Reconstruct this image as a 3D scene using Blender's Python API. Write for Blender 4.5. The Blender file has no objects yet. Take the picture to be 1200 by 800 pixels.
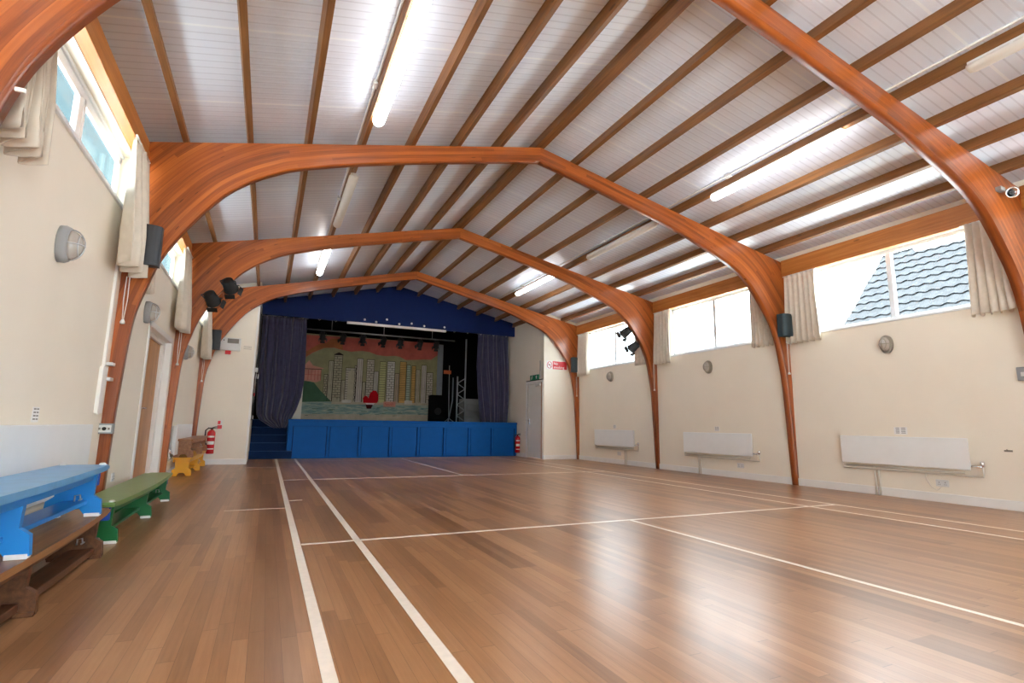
import bpy, bmesh, math, random
from mathutils import Vector, Matrix
random.seed(7)
PI = math.pi
scene = bpy.context.scene
COL = scene.collection

# ------------------------------------------------------------------ hall dimensions (metres)
XL, XR = -1.40, 8.004          # left / right wall faces
XA = 3.19                      # ridge
YB = -4.0                      # rear wall
YE = 13.0                      # end wall returns
XD0, XD1 = -0.35, 6.955        # stage opening returns
YF = 14.75                     # stage front
YP = 14.98                     # proscenium fascia face
ZS = 0.995                     # stage floor
ARCH_Y = [2.85, 6.09, 9.49, 12.84]
AT = 0.11                      # arch thickness
PD = 0.13                      # purlin depth


def ztop(x):                   # top line of the arches
    return 4.765 - (0.208 * (x - XA) if x > XA else 0.2335 * (XA - x))


def zroof(x):
    return ztop(x) + PD


# ------------------------------------------------------------------ materials
class NT:
    def __init__(s, name):
        s.m = bpy.data.materials.new(name)
        s.m.use_nodes = True
        s.t = s.m.node_tree
        s.t.nodes.clear()
        s.out = s.n('ShaderNodeOutputMaterial')

    def n(s, typ, **kw):
        nd = s.t.nodes.new(typ)
        for k, v in kw.items():
            if k.startswith('_'):
                setattr(nd, k[1:], v)
            else:
                nd.inputs[k.replace('__', ' ')].default_value = v
        return nd

    def l(s, a, b):
        s.t.links.new(a, b)

    def math(s, op, a, b=None, c=None):
        nd = s.t.nodes.new('ShaderNodeMath')
        nd.operation = op
        for i, v in enumerate((a, b, c)):
            if v is None:
                continue
            if isinstance(v, (int, float)):
                nd.inputs[i].default_value = v
            else:
                s.l(v, nd.inputs[i])
        return nd.outputs[0]

    def coords(s, kind='Object'):
        return s.n('ShaderNodeTexCoord').outputs[kind]

    def sep(s, v):
        nd = s.n('ShaderNodeSeparateXYZ')
        s.l(v, nd.inputs[0])
        return nd.outputs

    def comb(s, x, y, z):
        nd = s.n('ShaderNodeCombineXYZ')
        for i, v in enumerate((x, y, z)):
            if isinstance(v, (int, float)):
                nd.inputs[i].default_value = v
            else:
                s.l(v, nd.inputs[i])
        return nd.outputs[0]

    def noise(s, vec, scale=5.0, detail=4.0, rough=0.55, distort=0.0):
        nd = s.n('ShaderNodeTexNoise')
        nd.inputs['Scale'].default_value = scale
        nd.inputs['Detail'].default_value = detail
        nd.inputs['Roughness'].default_value = rough
        nd.inputs['Distortion'].default_value = distort
        s.l(vec, nd.inputs['Vector'])
        return nd.outputs[0]

    def white(s, vec):
        nd = s.n('ShaderNodeTexWhiteNoise')
        s.l(vec, nd.inputs['Vector'])
        return nd.outputs['Value']

    def ramp(s, fac, stops):
        nd = s.n('ShaderNodeValToRGB')
        el = nd.color_ramp.elements
        while len(el) < len(stops):
            el.new(0.5)
        for e, (p, c) in zip(el, stops):
            e.position = p
            e.color = (c[0], c[1], c[2], 1)
        s.l(fac, nd.inputs[0])
        return nd.outputs[0]

    def mix(s, fac, a, b, typ='MIX'):
        nd = s.n('ShaderNodeMix')
        nd.data_type = 'RGBA'
        nd.blend_type = typ
        for i, v in ((0, fac), (6, a), (7, b)):
            if isinstance(v, (int, float)):
                nd.inputs[i].default_value = v
            elif isinstance(v, tuple):
                nd.inputs[i].default_value = (v[0], v[1], v[2], 1)
            else:
                s.l(v, nd.inputs[i])
        return nd.outputs[2]

    def bump(s, h, strength=0.2, dist=0.01):
        nd = s.n('ShaderNodeBump')
        nd.inputs['Strength'].default_value = strength
        nd.inputs['Distance'].default_value = dist
        s.l(h, nd.inputs['Height'])
        return nd.outputs[0]

    def bsdf(s, color=(0.8, 0.8, 0.8), rough=0.5, metal=0.0, spec=0.5, normal=None, coat=0.0, emit=None, estr=0.0, **kw):
        nd = s.n('ShaderNodeBsdfPrincipled')
        if isinstance(color, tuple):
            nd.inputs['Base Color'].default_value = (*color, 1)
        else:
            s.l(color, nd.inputs['Base Color'])
        if isinstance(rough, (int, float)):
            nd.inputs['Roughness'].default_value = rough
        else:
            s.l(rough, nd.inputs['Roughness'])
        nd.inputs['Metallic'].default_value = metal
        nd.inputs['Specular IOR Level'].default_value = spec
        nd.inputs['Coat Weight'].default_value = coat
        if normal is not None:
            s.l(normal, nd.inputs['Normal'])
        if emit:
            nd.inputs['Emission Color'].default_value = (*emit, 1)
            nd.inputs['Emission Strength'].default_value = estr
        for k, v in kw.items():
            nd.inputs[k.replace('_', ' ')].default_value = v
        s.l(nd.outputs[0], s.out.inputs[0])
        return s.m


def srgb(r, g, b):
    f = lambda c: (c / 255 / 12.92) if c <= 10.3 else ((c / 255 + 0.055) / 1.055) ** 2.4
    return (f(r), f(g), f(b))


def plain(name, color, rough=0.5, metal=0.0, spec=0.5, var=0.06, scale=6.0, bump=0.0, **kw):
    t = NT(name)
    c = t.coords()
    n = t.noise(c, scale, 4)
    col = t.ramp(n, [(0.3, tuple(x * (1 - var) for x in color)), (0.7, tuple(min(1, x * (1 + var)) for x in color))])
    nrm = t.bump(t.noise(c, scale * 12, 3), bump, 0.004) if bump else None
    return t.bsdf(col, rough, metal, spec, nrm, **kw)


def timber(name, dark, light, axis='Y', rough=0.45, scale=1.0, spec=0.4):
    t = NT(name)
    x, y, z = t.sep(t.coords())[:3]
    a, b = 0.9 * scale, 26 * scale
    f = {'X': (a, b, b), 'Y': (b, a, b), 'Z': (b, b, a)}[axis]
    v = t.comb(t.math('MULTIPLY', x, f[0]), t.math('MULTIPLY', y, f[1]), t.math('MULTIPLY', z, f[2]))
    n = t.noise(v, 1.0, 5, 0.6, 0.3)
    big = t.noise(t.coords(), 1.1, 2)
    fac = t.math('ADD', t.math('MULTIPLY', n, 0.75), t.math('MULTIPLY', big, 0.25))
    col = t.ramp(fac, [(0.32, dark), (0.68, light)])
    vo = t.n('ShaderNodeTexVoronoi')
    vo.inputs['Scale'].default_value = 1.0
    kf = {'X': (1.6, 7, 7), 'Y': (7, 1.6, 7), 'Z': (7, 7, 1.6)}[axis]
    t.l(t.comb(t.math('MULTIPLY', x, kf[0]), t.math('MULTIPLY', y, kf[1]), t.math('MULTIPLY', z, kf[2])), vo.inputs['Vector'])
    knot = t.math('LESS_THAN', vo.outputs['Distance'], 0.085)
    col = t.mix(t.math('MULTIPLY', knot, 0.6), col, tuple(c * 0.35 for c in dark))
    return t.bsdf(col, rough, 0, spec, t.bump(n, 0.12, 0.004))


def arch_wood(name):
    t = NT(name)
    u, v = t.sep(t.coords('UV'))[:2]
    lam = t.math('FLOOR', t.math('DIVIDE', v, 0.042))
    seg = t.math('FLOOR', t.math('ADD', t.math('DIVIDE', u, 2.3), t.math('MULTIPLY', t.white(t.comb(lam, 3.1, 0)), 1.0)))
    r = t.white(t.comb(lam, seg, 1.7))
    grain = t.noise(t.comb(t.math('MULTIPLY', u, 1.6), t.math('MULTIPLY', v, 48), t.math('MULTIPLY', lam, 3.7)), 1.0, 5, 0.6, 0.4)
    fac = t.math('ADD', t.math('MULTIPLY', r, 0.33), t.math('MULTIPLY', grain, 0.67))
    col = t.ramp(fac, [(0.2, srgb(104, 48, 18)), (0.5, srgb(160, 82, 34)), (0.8, srgb(192, 108, 48))])
    edge = t.math('LESS_THAN', t.math('FRACT', t.math('DIVIDE', v, 0.042)), 0.06)
    col = t.mix(t.math('MULTIPLY', edge, 0.30), col, srgb(84, 32, 8))
    vo = t.n('ShaderNodeTexVoronoi')
    vo.inputs['Scale'].default_value = 1.0
    t.l(t.comb(t.math('MULTIPLY', u, 2.4), t.math('MULTIPLY', v, 15), 0), vo.inputs['Vector'])
    knot = t.math('LESS_THAN', vo.outputs['Distance'], 0.085)
    col = t.mix(t.math('MULTIPLY', knot, 0.7), col, srgb(70, 26, 8))
    return t.bsdf(col, 0.30, 0, 0.5, t.bump(grain, 0.08, 0.003), coat=0.25, Coat_Roughness=0.22)


def floor_wood(name):
    t = NT(name)
    x, y, z = t.sep(t.coords())[:3]
    px = t.math('DIVIDE', x, 0.062)
    ix = t.math('FLOOR', px)
    r1 = t.white(t.comb(ix, 0.5, 0))
    py = t.math('ADD', t.math('DIVIDE', y, 1.35), t.math('MULTIPLY', r1, 7.3))
    iy = t.math('FLOOR', py)
    r2 = t.white(t.comb(ix, iy, 2.2))
    grain = t.noise(t.comb(t.math('MULTIPLY', x, 60), t.math('MULTIPLY', y, 2.2), t.math('MULTIPLY', r2, 9)), 1.0, 5, 0.65, 0.3)
    big = t.noise(t.comb(x, t.math('MULTIPLY', y, 0.35), 0), 1.3, 3)
    fac = t.math('ADD', t.math('ADD', t.math('MULTIPLY', r2, 0.24), t.math('MULTIPLY', grain, 0.36)), t.math('MULTIPLY', big, 0.40))
    col = t.ramp(fac, [(0.22, srgb(116, 80, 52)), (0.5, srgb(166, 120, 82)), (0.8, srgb(198, 152, 110))])
    grp = t.white(t.comb(t.math('FLOOR', t.math('DIVIDE', ix, 3.0)), t.math('FLOOR', t.math('ADD', t.math('DIVIDE', y, 2.6), t.math('MULTIPLY', t.white(t.comb(t.math('FLOOR', t.math('DIVIDE', ix, 3.0)), 4.4, 0)), 3.0))), 8.1))
    col = t.mix(t.math('MULTIPLY', t.math('GREATER_THAN', grp, 0.82), 0.42), col, srgb(96, 62, 38))
    gap = t.math('MAXIMUM', t.math('LESS_THAN', t.math('FRACT', px), 0.03), t.math('LESS_THAN', t.math('FRACT', py), 0.003))
    col = t.mix(t.math('MULTIPLY', gap, 0.55), col, srgb(60, 34, 18))
    scuff = t.noise(t.comb(t.math('MULTIPLY', x, 3), t.math('MULTIPLY', y, 3), 0), 2.2, 6, 0.7, 1.2)
    wear = t.noise(t.comb(t.math('MULTIPLY', x, 9), t.math('MULTIPLY', y, 5), 0), 1.0, 5, 0.7)
    col = t.mix(t.math('MULTIPLY', wear, 0.22), col, srgb(128, 86, 54))
    rough = t.math('ADD', 0.276, t.math('MULTIPLY', scuff, 0.03))
    return t.bsdf(col, rough, 0, 0.5, t.bump(t.math('SUBTRACT', 1.0, gap), 0.04, 0.002))


def roof_panel(name):
    t = NT(name)
    x, y, z = t.sep(t.coords())[:3]
    rib = t.math('FRACT', t.math('DIVIDE', y, 0.0915))
    groove = t.math('LESS_THAN', rib, 0.16)
    soft = t.math('SINE', t.math('MULTIPLY', y, 2 * PI / 0.0915))
    joint = t.math('LESS_THAN', t.math('FRACT', t.math('DIVIDE', y, 1.098)), 0.022)
    big = t.noise(t.comb(x, t.math('MULTIPLY', y, 0.5), z), 0.8, 3)
    base = t.ramp(big, [(0.3, srgb(222, 231, 248)), (0.7, srgb(230, 238, 252))])
    col = t.mix(t.math('MULTIPLY', groove, 0.30), base, srgb(160, 164, 184))
    col = t.mix(joint, col, srgb(238, 245, 255))
    h = t.math('MULTIPLY', soft, 0.5)
    return t.bsdf(col, 0.33, 0, 0.5, t.bump(h, 0.35, 0.006))


M = {}
M['wall'] = plain('cream_paint', srgb(242, 234, 219), 0.55, spec=0.3, var=0.02, scale=1.5, bump=0.05)
M['white'] = plain('white_gloss_paint', srgb(240, 238, 234), 0.35, var=0.02)
M['frame'] = plain('white_window_frame', srgb(232, 236, 240), 0.35, var=0.02)
M['floor'] = floor_wood('varnished_strip_floor')
M['line'] = plain('white_court_tape', srgb(238, 226, 212), 0.4, var=0.05, scale=20)
M['arch'] = arch_wood('laminated_red_timber')
M['purlin'] = timber('brown_purlin_timber', srgb(98, 62, 32), srgb(148, 100, 56), 'Y')
M['board'] = timber('orange_pine_board', srgb(158, 92, 40), srgb(200, 132, 66), 'Y')
M['panel'] = roof_panel('ribbed_white_roof_panel')
M['curtain'] = plain('cream_curtain_cloth', srgb(214, 204, 190), 0.9, spec=0.1, var=0.05, scale=14, bump=0.1)
M['stagecloth'] = plain('navy_stage_curtain_cloth', srgb(62, 62, 88), 0.85, spec=0.15, var=0.14, scale=10, bump=0.12, Sheen_Weight=0.3)
M['blue'] = plain('blue_stage_paint', srgb(0, 86, 162), 0.6, spec=0.2, var=0.06)
M['navy'] = plain('dark_blue_fascia_paint', srgb(2, 32, 88), 0.6, spec=0.22, var=0.06)
M['stair'] = plain('dark_blue_stair_carpet', srgb(22, 46, 84), 0.85, spec=0.1, var=0.12, scale=25, bump=0.2)
M['stair_edge'] = plain('lighter_blue_step_edge', srgb(52, 82, 124), 0.7, spec=0.2, var=0.1)  # step edges in a lighter blue than the steps
M['black'] = plain('black_stage_drape', srgb(20, 19, 20), 0.9, spec=0.08, var=0.2)
M['stagefloor'] = plain('dark_stage_boards', srgb(40, 34, 32), 0.6, var=0.1)
M['radiator'] = plain('white_radiator_enamel', srgb(240, 242, 242), 0.35, var=0.015)
M['pipe'] = plain('cream_painted_pipe', srgb(220, 214, 202), 0.4, var=0.03)
M['grey_plastic'] = plain('grey_plastic', srgb(150, 152, 154), 0.45, var=0.04)
M['light_plastic'] = plain('pale_plastic', srgb(222, 222, 220), 0.4, var=0.02)
M['dark_plastic'] = plain('charcoal_plastic', srgb(52, 55, 60), 0.5, var=0.06)
M['teal_plastic'] = plain('dark_teal_grille', srgb(50, 68, 76), 0.6, var=0.08, scale=40)
M['brass_grey'] = plain('weathered_bulkhead_metal', srgb(146, 140, 128), 0.45, metal=0.3, var=0.08)
M['steel'] = plain('brushed_steel', srgb(190, 192, 196), 0.3, metal=0.9, var=0.05)
M['alu'] = plain('aluminium_truss', srgb(170, 174, 180), 0.4, metal=0.6, var=0.05)
M['chrome'] = plain('chrome', srgb(225, 225, 228), 0.15, metal=1.0, var=0.02)
M['red'] = plain('red_extinguisher_enamel', srgb(196, 22, 34), 0.25, var=0.04, coat=0.4)
M['redsign'] = plain('red_sign_face', srgb(214, 30, 42), 0.4, var=0.02)
M['whitesign'] = plain('white_sign_face', srgb(240, 238, 236), 0.4, var=0.02)
M['green_sign'] = plain('green_sign_face', srgb(0, 120, 84), 0.4, var=0.03)
M['ink'] = plain('black_ink', srgb(25, 24, 24), 0.5, var=0.05)
M['rubber'] = plain('black_rubber', srgb(24, 24, 25), 0.6, var=0.1)
M['greyink'] = plain('grey_print', srgb(130, 126, 120), 0.6, var=0.05)
M['cord'] = plain('white_cord', srgb(232, 226, 216), 0.7, var=0.03)
M['door_wood'] = timber('oak_veneer_door', srgb(172, 118, 66), srgb(206, 152, 96), 'Z', 0.4, 0.6)
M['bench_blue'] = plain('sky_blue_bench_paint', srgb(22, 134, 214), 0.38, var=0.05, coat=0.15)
M['bench_blue_top'] = plain('sheen_blue_bench_top', srgb(98, 162, 210), 0.33, var=0.09, scale=9)  # reflected light on the seat put into this lighter blue
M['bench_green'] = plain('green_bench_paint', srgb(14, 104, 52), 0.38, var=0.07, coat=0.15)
M['bench_green_top'] = plain('pale_green_bench_top', srgb(112, 144, 82), 0.33, var=0.08, scale=9)  # seat in a paler green than the rest of the bench
M['bench_yellow'] = plain('yellow_bench_paint', srgb(240, 172, 22), 0.4, var=0.05, coat=0.15)
M['bench_brown'] = timber('worn_dark_bench_wood', srgb(66, 36, 22), srgb(120, 78, 46), 'Y', 0.45)
M['bench_edge'] = timber('worn_bench_top_wood', srgb(112, 76, 48), srgb(176, 126, 74), 'Y', 0.4)
M['bench_tan'] = timber('tan_bench_wood', srgb(128, 82, 54), srgb(178, 126, 84), 'Y', 0.4)
M['bluecap'] = plain('blue_fabric_strap', srgb(24, 74, 172), 0.7, var=0.08)
M['terracotta'] = plain('orange_label', srgb(190, 96, 52), 0.6, var=0.06)
M['greyflat'] = plain('grey_flat_edge', srgb(128, 136, 142), 0.7, var=0.06)
M['step_paint'] = plain('pale_grey_block_paint', srgb(150, 152, 152), 0.6, var=0.06)
M['soffit'] = plain('grey_blue_soffit_board', srgb(62, 77, 83), 0.9, spec=0.02, var=0.03)
M['ground'] = plain('pale_bounce_ground', srgb(214, 214, 210), 0.9, var=0.1)  # unseen ground kept pale to throw daylight up onto the ceiling
M['tile'] = plain('grey_concrete_tiles', srgb(47, 49, 51), 0.8, spec=0.08, var=0.16, scale=5)
M['render'] = plain('pale_render', srgb(214, 210, 202), 0.8, var=0.03)


def glass_mat(name, tint):
    t = NT(name)
    tr = t.n('ShaderNodeBsdfTransparent')
    tr.inputs[0].default_value = (*tint, 1)
    gl = t.n('ShaderNodeBsdfGlossy')
    gl.inputs['Roughness'].default_value = 0.03
    mx = t.n('ShaderNodeMixShader')
    mx.inputs[0].default_value = 0.05
    t.l(tr.outputs[0], mx.inputs[1])
    t.l(gl.outputs[0], mx.inputs[2])
    t.l(mx.outputs[0], t.out.inputs[0])
    return t.m


M['glass'] = glass_mat('window_glass', (0.93, 0.96, 0.97))
M['lens'] = plain('clear_bulkhead_lens', srgb(214, 206, 196), 0.12, var=0.06, scale=18, Transmission_Weight=0.35)


def tube_mat(name, strength):
    t = NT(name)
    return t.bsdf((0.9, 0.9, 0.9), 0.4, emit=(1.0, 0.985, 0.96), estr=strength)


M['tube_on'] = tube_mat('lit_fluorescent_diffuser', 8.0)
M['tube_off'] = plain('unlit_fluorescent_diffuser', srgb(226, 222, 216), 0.3, var=0.02)

# painted backdrop colours
for k, c in {'bd_sky': (150, 147, 112), 'bd_cloud': (190, 100, 88), 'bd_brown': (168, 104, 70), 'bd_water': (138, 152, 140),
             'bd_sand': (184, 172, 150), 'bd_hill': (72, 102, 80), 'bd_line': (46, 40, 36), 'bd_red': (186, 18, 32),
             'bd_hull': (66, 20, 18), 'bd_pink': (208, 146, 130), 'bd_teal': (128, 160, 154)}.items():
    M[k] = plain('backdrop_' + k[3:] + '_paint', srgb(*c), 0.85, spec=0.1, var=0.16, scale=3.5)
BCOL = [(172, 164, 140), (184, 176, 152), (186, 178, 162), (192, 184, 174), (186, 184, 132), (200, 196, 186), (204, 162, 100),
        (168, 182, 162), (182, 164, 142)]
for i, c in enumerate(BCOL):
    M['bd_b%d' % i] = plain('backdrop_tower_paint_' + 'abcdefghi'[i], srgb(*c), 0.85, spec=0.1, var=0.14, scale=4)


def water_mat():
    t = NT('backdrop_wavy_water_paint')
    x, y, z = t.sep(t.coords())[:3]
    n = t.noise(t.comb(t.math('MULTIPLY', x, 3.0), 0, t.math('MULTIPLY', z, 16)), 1.0, 4, 0.6, 0.8)
    col = t.ramp(n, [(0.33, srgb(98, 130, 132)), (0.5, srgb(146, 166, 154)), (0.68, srgb(188, 186, 166))])
    return t.bsdf(col, 0.85, 0, 0.1)


M['bd_water'] = water_mat()


# ------------------------------------------------------------------ geometry helpers
class MB:
    def __init__(s):
        s.bm = bmesh.new()
        s.mi = 0

    def mat(s, i):
        s.mi = i
        return s

    def _tag(s, faces, smooth=False):
        for f in faces:
            f.material_index = s.mi
            f.smooth = smooth

    def box(s, x0, x1, y0, y1, z0, z1, bev=0.0, mtx=None):
        t = bmesh.new()
        r = bmesh.ops.create_cube(t, size=1)
        for v in t.verts:
            v.co = Vector(((x0 + x1) / 2 + v.co.x * (x1 - x0), (y0 + y1) / 2 + v.co.y * (y1 - y0), (z0 + z1) / 2 + v.co.z * (z1 - z0)))
        if bev:
            bmesh.ops.bevel(t, geom=list(t.edges), offset=bev, segments=2, affect='EDGES', profile=0.5)
        s._merge(t, mtx)
        return s

    def _merge(s, t, mtx=None, smooth=None):
        if mtx is not None:
            t.transform(mtx)
        vm = {v: s.bm.verts.new(v.co) for v in t.verts}
        for f in t.faces:
            try:
                nf = s.bm.faces.new([vm[v] for v in f.verts])
            except ValueError:
                continue
            nf.material_index = s.mi
            nf.smooth = f.smooth if smooth is None else smooth
        t.free()

    def tube(s, pts, r, n=10, caps=True, closed=False):
        pts = [Vector(p) for p in pts]
        rr = r if isinstance(r, (list, tuple)) else [r] * len(pts)
        rings = []
        up = None
        k = len(pts)
        for i, p in enumerate(pts):
            if closed:
                d = (pts[(i + 1) % k] - pts[i - 1])
            else:
                d = (pts[min(i + 1, k - 1)] - pts[max(i - 1, 0)])
            d.normalize()
            if up is None:
                up = Vector((0, 0, 1)) if abs(d.z) < 0.9 else Vector((1, 0, 0))
            a = d.cross(up)
            if a.length < 1e-6:
                a = d.orthogonal()
            a.normalize()
            b = a.cross(d).normalized()
            up = b
            rings.append([s.bm.verts.new(p + (a * math.cos(2 * PI * j / n) + b * math.sin(2 * PI * j / n)) * rr[i]) for j in range(n)])
        fs = []
        m = k if closed else k - 1
        for i in range(m):
            A, B = rings[i], rings[(i + 1) % k]
            for j in range(n):
                fs.append(s.bm.faces.new((A[j], A[(j + 1) % n], B[(j + 1) % n], B[j])))
        s._tag(fs, True)
        if caps and not closed:
            c = [s.bm.faces.new(rings[0][::-1]), s.bm.faces.new(rings[-1])]
            s._tag(c)
        return s

    def lathe(s, prof, org=(0, 0, 0), axis='Z', n=24, sx=1.0, sy=1.0):
        """prof: list of (r, h) ; axis the turning axis."""
        org = Vector(org)

        def P(r, h, a):
            c, d = r * math.cos(a) * sx, r * math.sin(a) * sy
            if axis == 'Z':
                v = Vector((c, d, h))
            elif axis == 'X':
                v = Vector((h, c, d))
            elif axis == '-X':
                v = Vector((-h, c, d))
            elif axis == '-Y':
                v = Vector((c, -h, d))
            else:
                v = Vector((c, h, d))
            return org + v
        rings = []
        for r, h in prof:
            if r < 1e-6:
                rings.append([s.bm.verts.new(P(0, h, 0))])
            else:
                rings.append([s.bm.verts.new(P(r, h, 2 * PI * j / n)) for j in range(n)])
        fs = []
        for A, B in zip(rings, rings[1:]):
            for j in range(n):
                a = A[j % len(A)], A[(j + 1) % n % len(A)]
                b = B[j % len(B)], B[(j + 1) % n % len(B)]
                vs = []
                for v in (a[0], a[1], b[1], b[0]):
                    if v not in vs:
                        vs.append(v)
                if len(vs) > 2:
                    fs.append(s.bm.faces.new(vs))
        s._tag(fs, True)
        for R in (rings[0], rings[-1]):
            if len(R) > 2:
                s._tag([s.bm.faces.new(R)])
        return s

    def prism(s, poly, plane, d0, d1):
        """extrude a 2-D polygon. plane 'XZ' -> along Y, 'YZ' -> along X, 'XY' -> along Z"""
        def P(a, b, d):
            return {'XZ': (a, d, b), 'YZ': (d, a, b), 'XY': (a, b, d)}[plane]
        A = [s.bm.verts.new(P(a, b, d0)) for a, b in poly]
        B = [s.bm.verts.new(P(a, b, d1)) for a, b in poly]
        fs = [s.bm.faces.new(A), s.bm.faces.new(B[::-1])]
        n = len(poly)
        for i in range(n):
            fs.append(s.bm.faces.new((A[i], B[i], B[(i + 1) % n], A[(i + 1) % n])))
        s._tag(fs)
        return s

    def quad(s, *pts):
        f = s.bm.faces.new([s.bm.verts.new(p) for p in pts])
        s._tag([f])
        return s

    def build(s, name, mats, parent=None, loc=None, smooth_angle=None):
        bmesh.ops.recalc_face_normals(s.bm, faces=s.bm.faces)
        me = bpy.data.meshes.new(name)
        off = Vector((0, 0, 0))
        if parent is not None:
            q = parent
            while q is not None:
                off += q.location
                q = q.parent
        elif loc is not None:
            off = Vector(loc)
        if off.length > 0:
            s.bm.transform(Matrix.Translation(-off))
        s.bm.to_mesh(me)
        s.bm.free()
        for m in (mats if isinstance(mats, (list, tuple)) else [mats]):
            me.materials.append(M[m] if isinstance(m, str) else m)
        o = bpy.data.objects.new(name, me)
        COL.objects.link(o)
        if parent is not None:
            o.parent = parent
        elif loc is not None:
            o.location = loc
        return o


def split_build(mb, name, mats, parent, gap=0.004):
    """link every separate piece of the mesh as a part of its own"""
    bm = mb.bm
    bm.verts.index_update()
    seen, isl = set(), []
    for v in bm.verts:
        if v in seen:
            continue
        st, cur = [v], []
        seen.add(v)
        while st:
            q = st.pop()
            cur.append(q)
            for e in q.link_edges:
                o = e.other_vert(q)
                if o not in seen:
                    seen.add(o)
                    st.append(o)
        isl.append(cur)
    bb = [([min(v.co[k] for v in c) - gap for k in range(3)], [max(v.co[k] for v in c) + gap for k in range(3)]) for c in isl]
    par = list(range(len(isl)))

    def root(i):
        while par[i] != i:
            i = par[i]
        return i
    for i in range(len(isl)):
        for j in range(i):
            if all(bb[i][0][k] <= bb[j][1][k] and bb[j][0][k] <= bb[i][1][k] for k in range(3)):
                par[root(i)] = root(j)
    groups = {}
    for i, c in enumerate(isl):
        groups.setdefault(root(i), []).extend(c)
    out = []
    for g in groups.values():
        gs = set(g)
        n = MB()
        vm = {v: n.bm.verts.new(v.co) for v in g}
        for f in bm.faces:
            if f.verts[0] in gs:
                nf = n.bm.faces.new([vm[v] for v in f.verts])
                nf.material_index = f.material_index
                nf.smooth = f.smooth
        out.append(n.build(name, mats, parent))
    bm.free()
    return out


def tag(o, label, cat, group=None):
    o['label'] = label
    o['category'] = cat
    if group:
        o['group'] = group
    return o


def thing(name, loc, label, cat, group=None):
    o = bpy.data.objects.new(name, None)
    o.empty_display_size = 0.1
    o.location = loc
    COL.objects.link(o)
    return tag(o, label, cat, group)


def structure(o):
    o['kind'] = 'structure'
    return o


def kids(o):
    return [c for c in list(bpy.data.objects) if c.parent is o]


def dup(root, loc, label, rotz=None):
    r = root.copy()
    COL.objects.link(r)
    r.location = loc
    r['label'] = label
    if rotz is not None:
        r.rotation_euler = (0, 0, rotz)
    for ch in kids(root):
        c = ch.copy()
        COL.objects.link(c)
        c.parent = r
        for g in kids(ch):
            d = g.copy()
            COL.objects.link(d)
            d.parent = c
    return r


def text_into(mb, body, size, mtx, depth=0.002):
    cu = bpy.data.curves.new('lettering', 'FONT')
    cu.body = body
    cu.size = size
    cu.align_x = 'LEFT'
    cu.extrude = depth
    cu.resolution_u = 2
    ob = bpy.data.objects.new('lettering', cu)
    COL.objects.link(ob)
    bpy.context.view_layer.update()
    dg = bpy.context.evaluated_depsgraph_get()
    me = bpy.data.meshes.new_from_object(ob.evaluated_get(dg))
    t = bmesh.new()
    t.from_mesh(me)
    bpy.data.objects.remove(ob)
    bpy.data.curves.remove(cu)
    bpy.data.meshes.remove(me)
    mb._merge(t, mtx)


# matrices that stand lettering up: facing -Y (towards the camera) and facing -X
def face_neg_y(x, y, z):
    return Matrix.Translation((x, y, z)) @ Matrix.Rotation(PI / 2, 4, 'X')


def face_neg_x(x, y, z):
    return Matrix.Translation((x, y, z)) @ Matrix.Rotation(-PI / 2, 4, 'Z') @ Matrix.Rotation(PI / 2, 4, 'X')


# ================================================================== THE SHELL
fl = MB().box(XL - 0.4, XR + 0.3, YB - 0.3, 19.0, -0.2, 0.0).build('floor', 'floor')
structure(fl)

# court markings: flat tape on the floor
lm = MB()


def tape(x0, x1, y0, y1):
    lm.box(x0, x1, y0, y1, 0.0, 0.0016)


A_, B_, C_, I_, O_ = 0.275, 0.712, 3.322, 5.945, 6.415
S1, S2 = 4.41, 9.285
tape(A_ - .026, A_ + .026, -3.6, 14.62)
tape(B_ - .026, B_ + .026, -3.6, 14.62)
tape(I_ - .019, I_ + .019, -3.6, 14.2)
tape(O_ - .019, O_ + .019, -3.6, 13.9)
tape(A_ + .03, O_, S1 - .02, S1 + .02)
tape(A_ + .03, O_, S2 - .02, S2 + .02)
tape(C_ - .019, C_ + .019, -0.3, S1)
tape(C_ - .019, C_ + .019, S2, 14.2)
tape(A_ + .03, I_, 14.2, 14.24)
tape(A_ + .03, 2.6, 13.72, 13.75)
tape(-0.33, A_, 6.29, 6.31)
tape(A_ + .03, 0.45, 6.85, 6.88)
tape(-0.33, 0.34, 11.98, 12.01)
lo = lm.build('court_marking', 'line', fl)

# ceiling: two sloping skins of ribbed panels
cm = MB()
for xa, xb in ((XL - 0.5, XA), (XA, XR + 0.5)):
    n = 1
    cm.prism([(xa, zroof(xa)), (xb, zroof(xb)), (xb, zroof(xb) + 0.06), (xa, zroof(xa) + 0.06)], 'XZ', YB - 0.3, YP + 0.12)
structure(cm.build('ceiling', 'panel'))

# side walls with window openings
BAYC = [1.08, 4.44, 7.78, 11.15]        # bay centres along Y
RW0, RW1 = 2.475, 3.52                   # right sill / head
LW0, LW1 = 2.885, 3.47                   # left sill / head


def side_wall(name, x0, x1, sill, head, ztp, openings, extra=None, y0=YB, y1=YP + 4.6):
    b = MB()
    ys = [y0] + [v for o in openings for v in o] + [y1]
    if extra:        # a door opening below
        b.box(x0, x1, y0, extra[0], 0, sill)
        b.box(x0, x1, extra[1], y1, 0, sill)
        b.box(x0, x1, extra[0], extra[1], extra[2], sill)
    else:
        b.box(x0, x1, y0, y1, -0.02, sill)
    b.box(x0, x1, y0, y1, head, ztp)
    for i in range(0, len(ys), 2):
        b.box(x0, x1, ys[i], ys[i + 1], sill, head)
    return structure(b.build(name, 'wall'))


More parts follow.
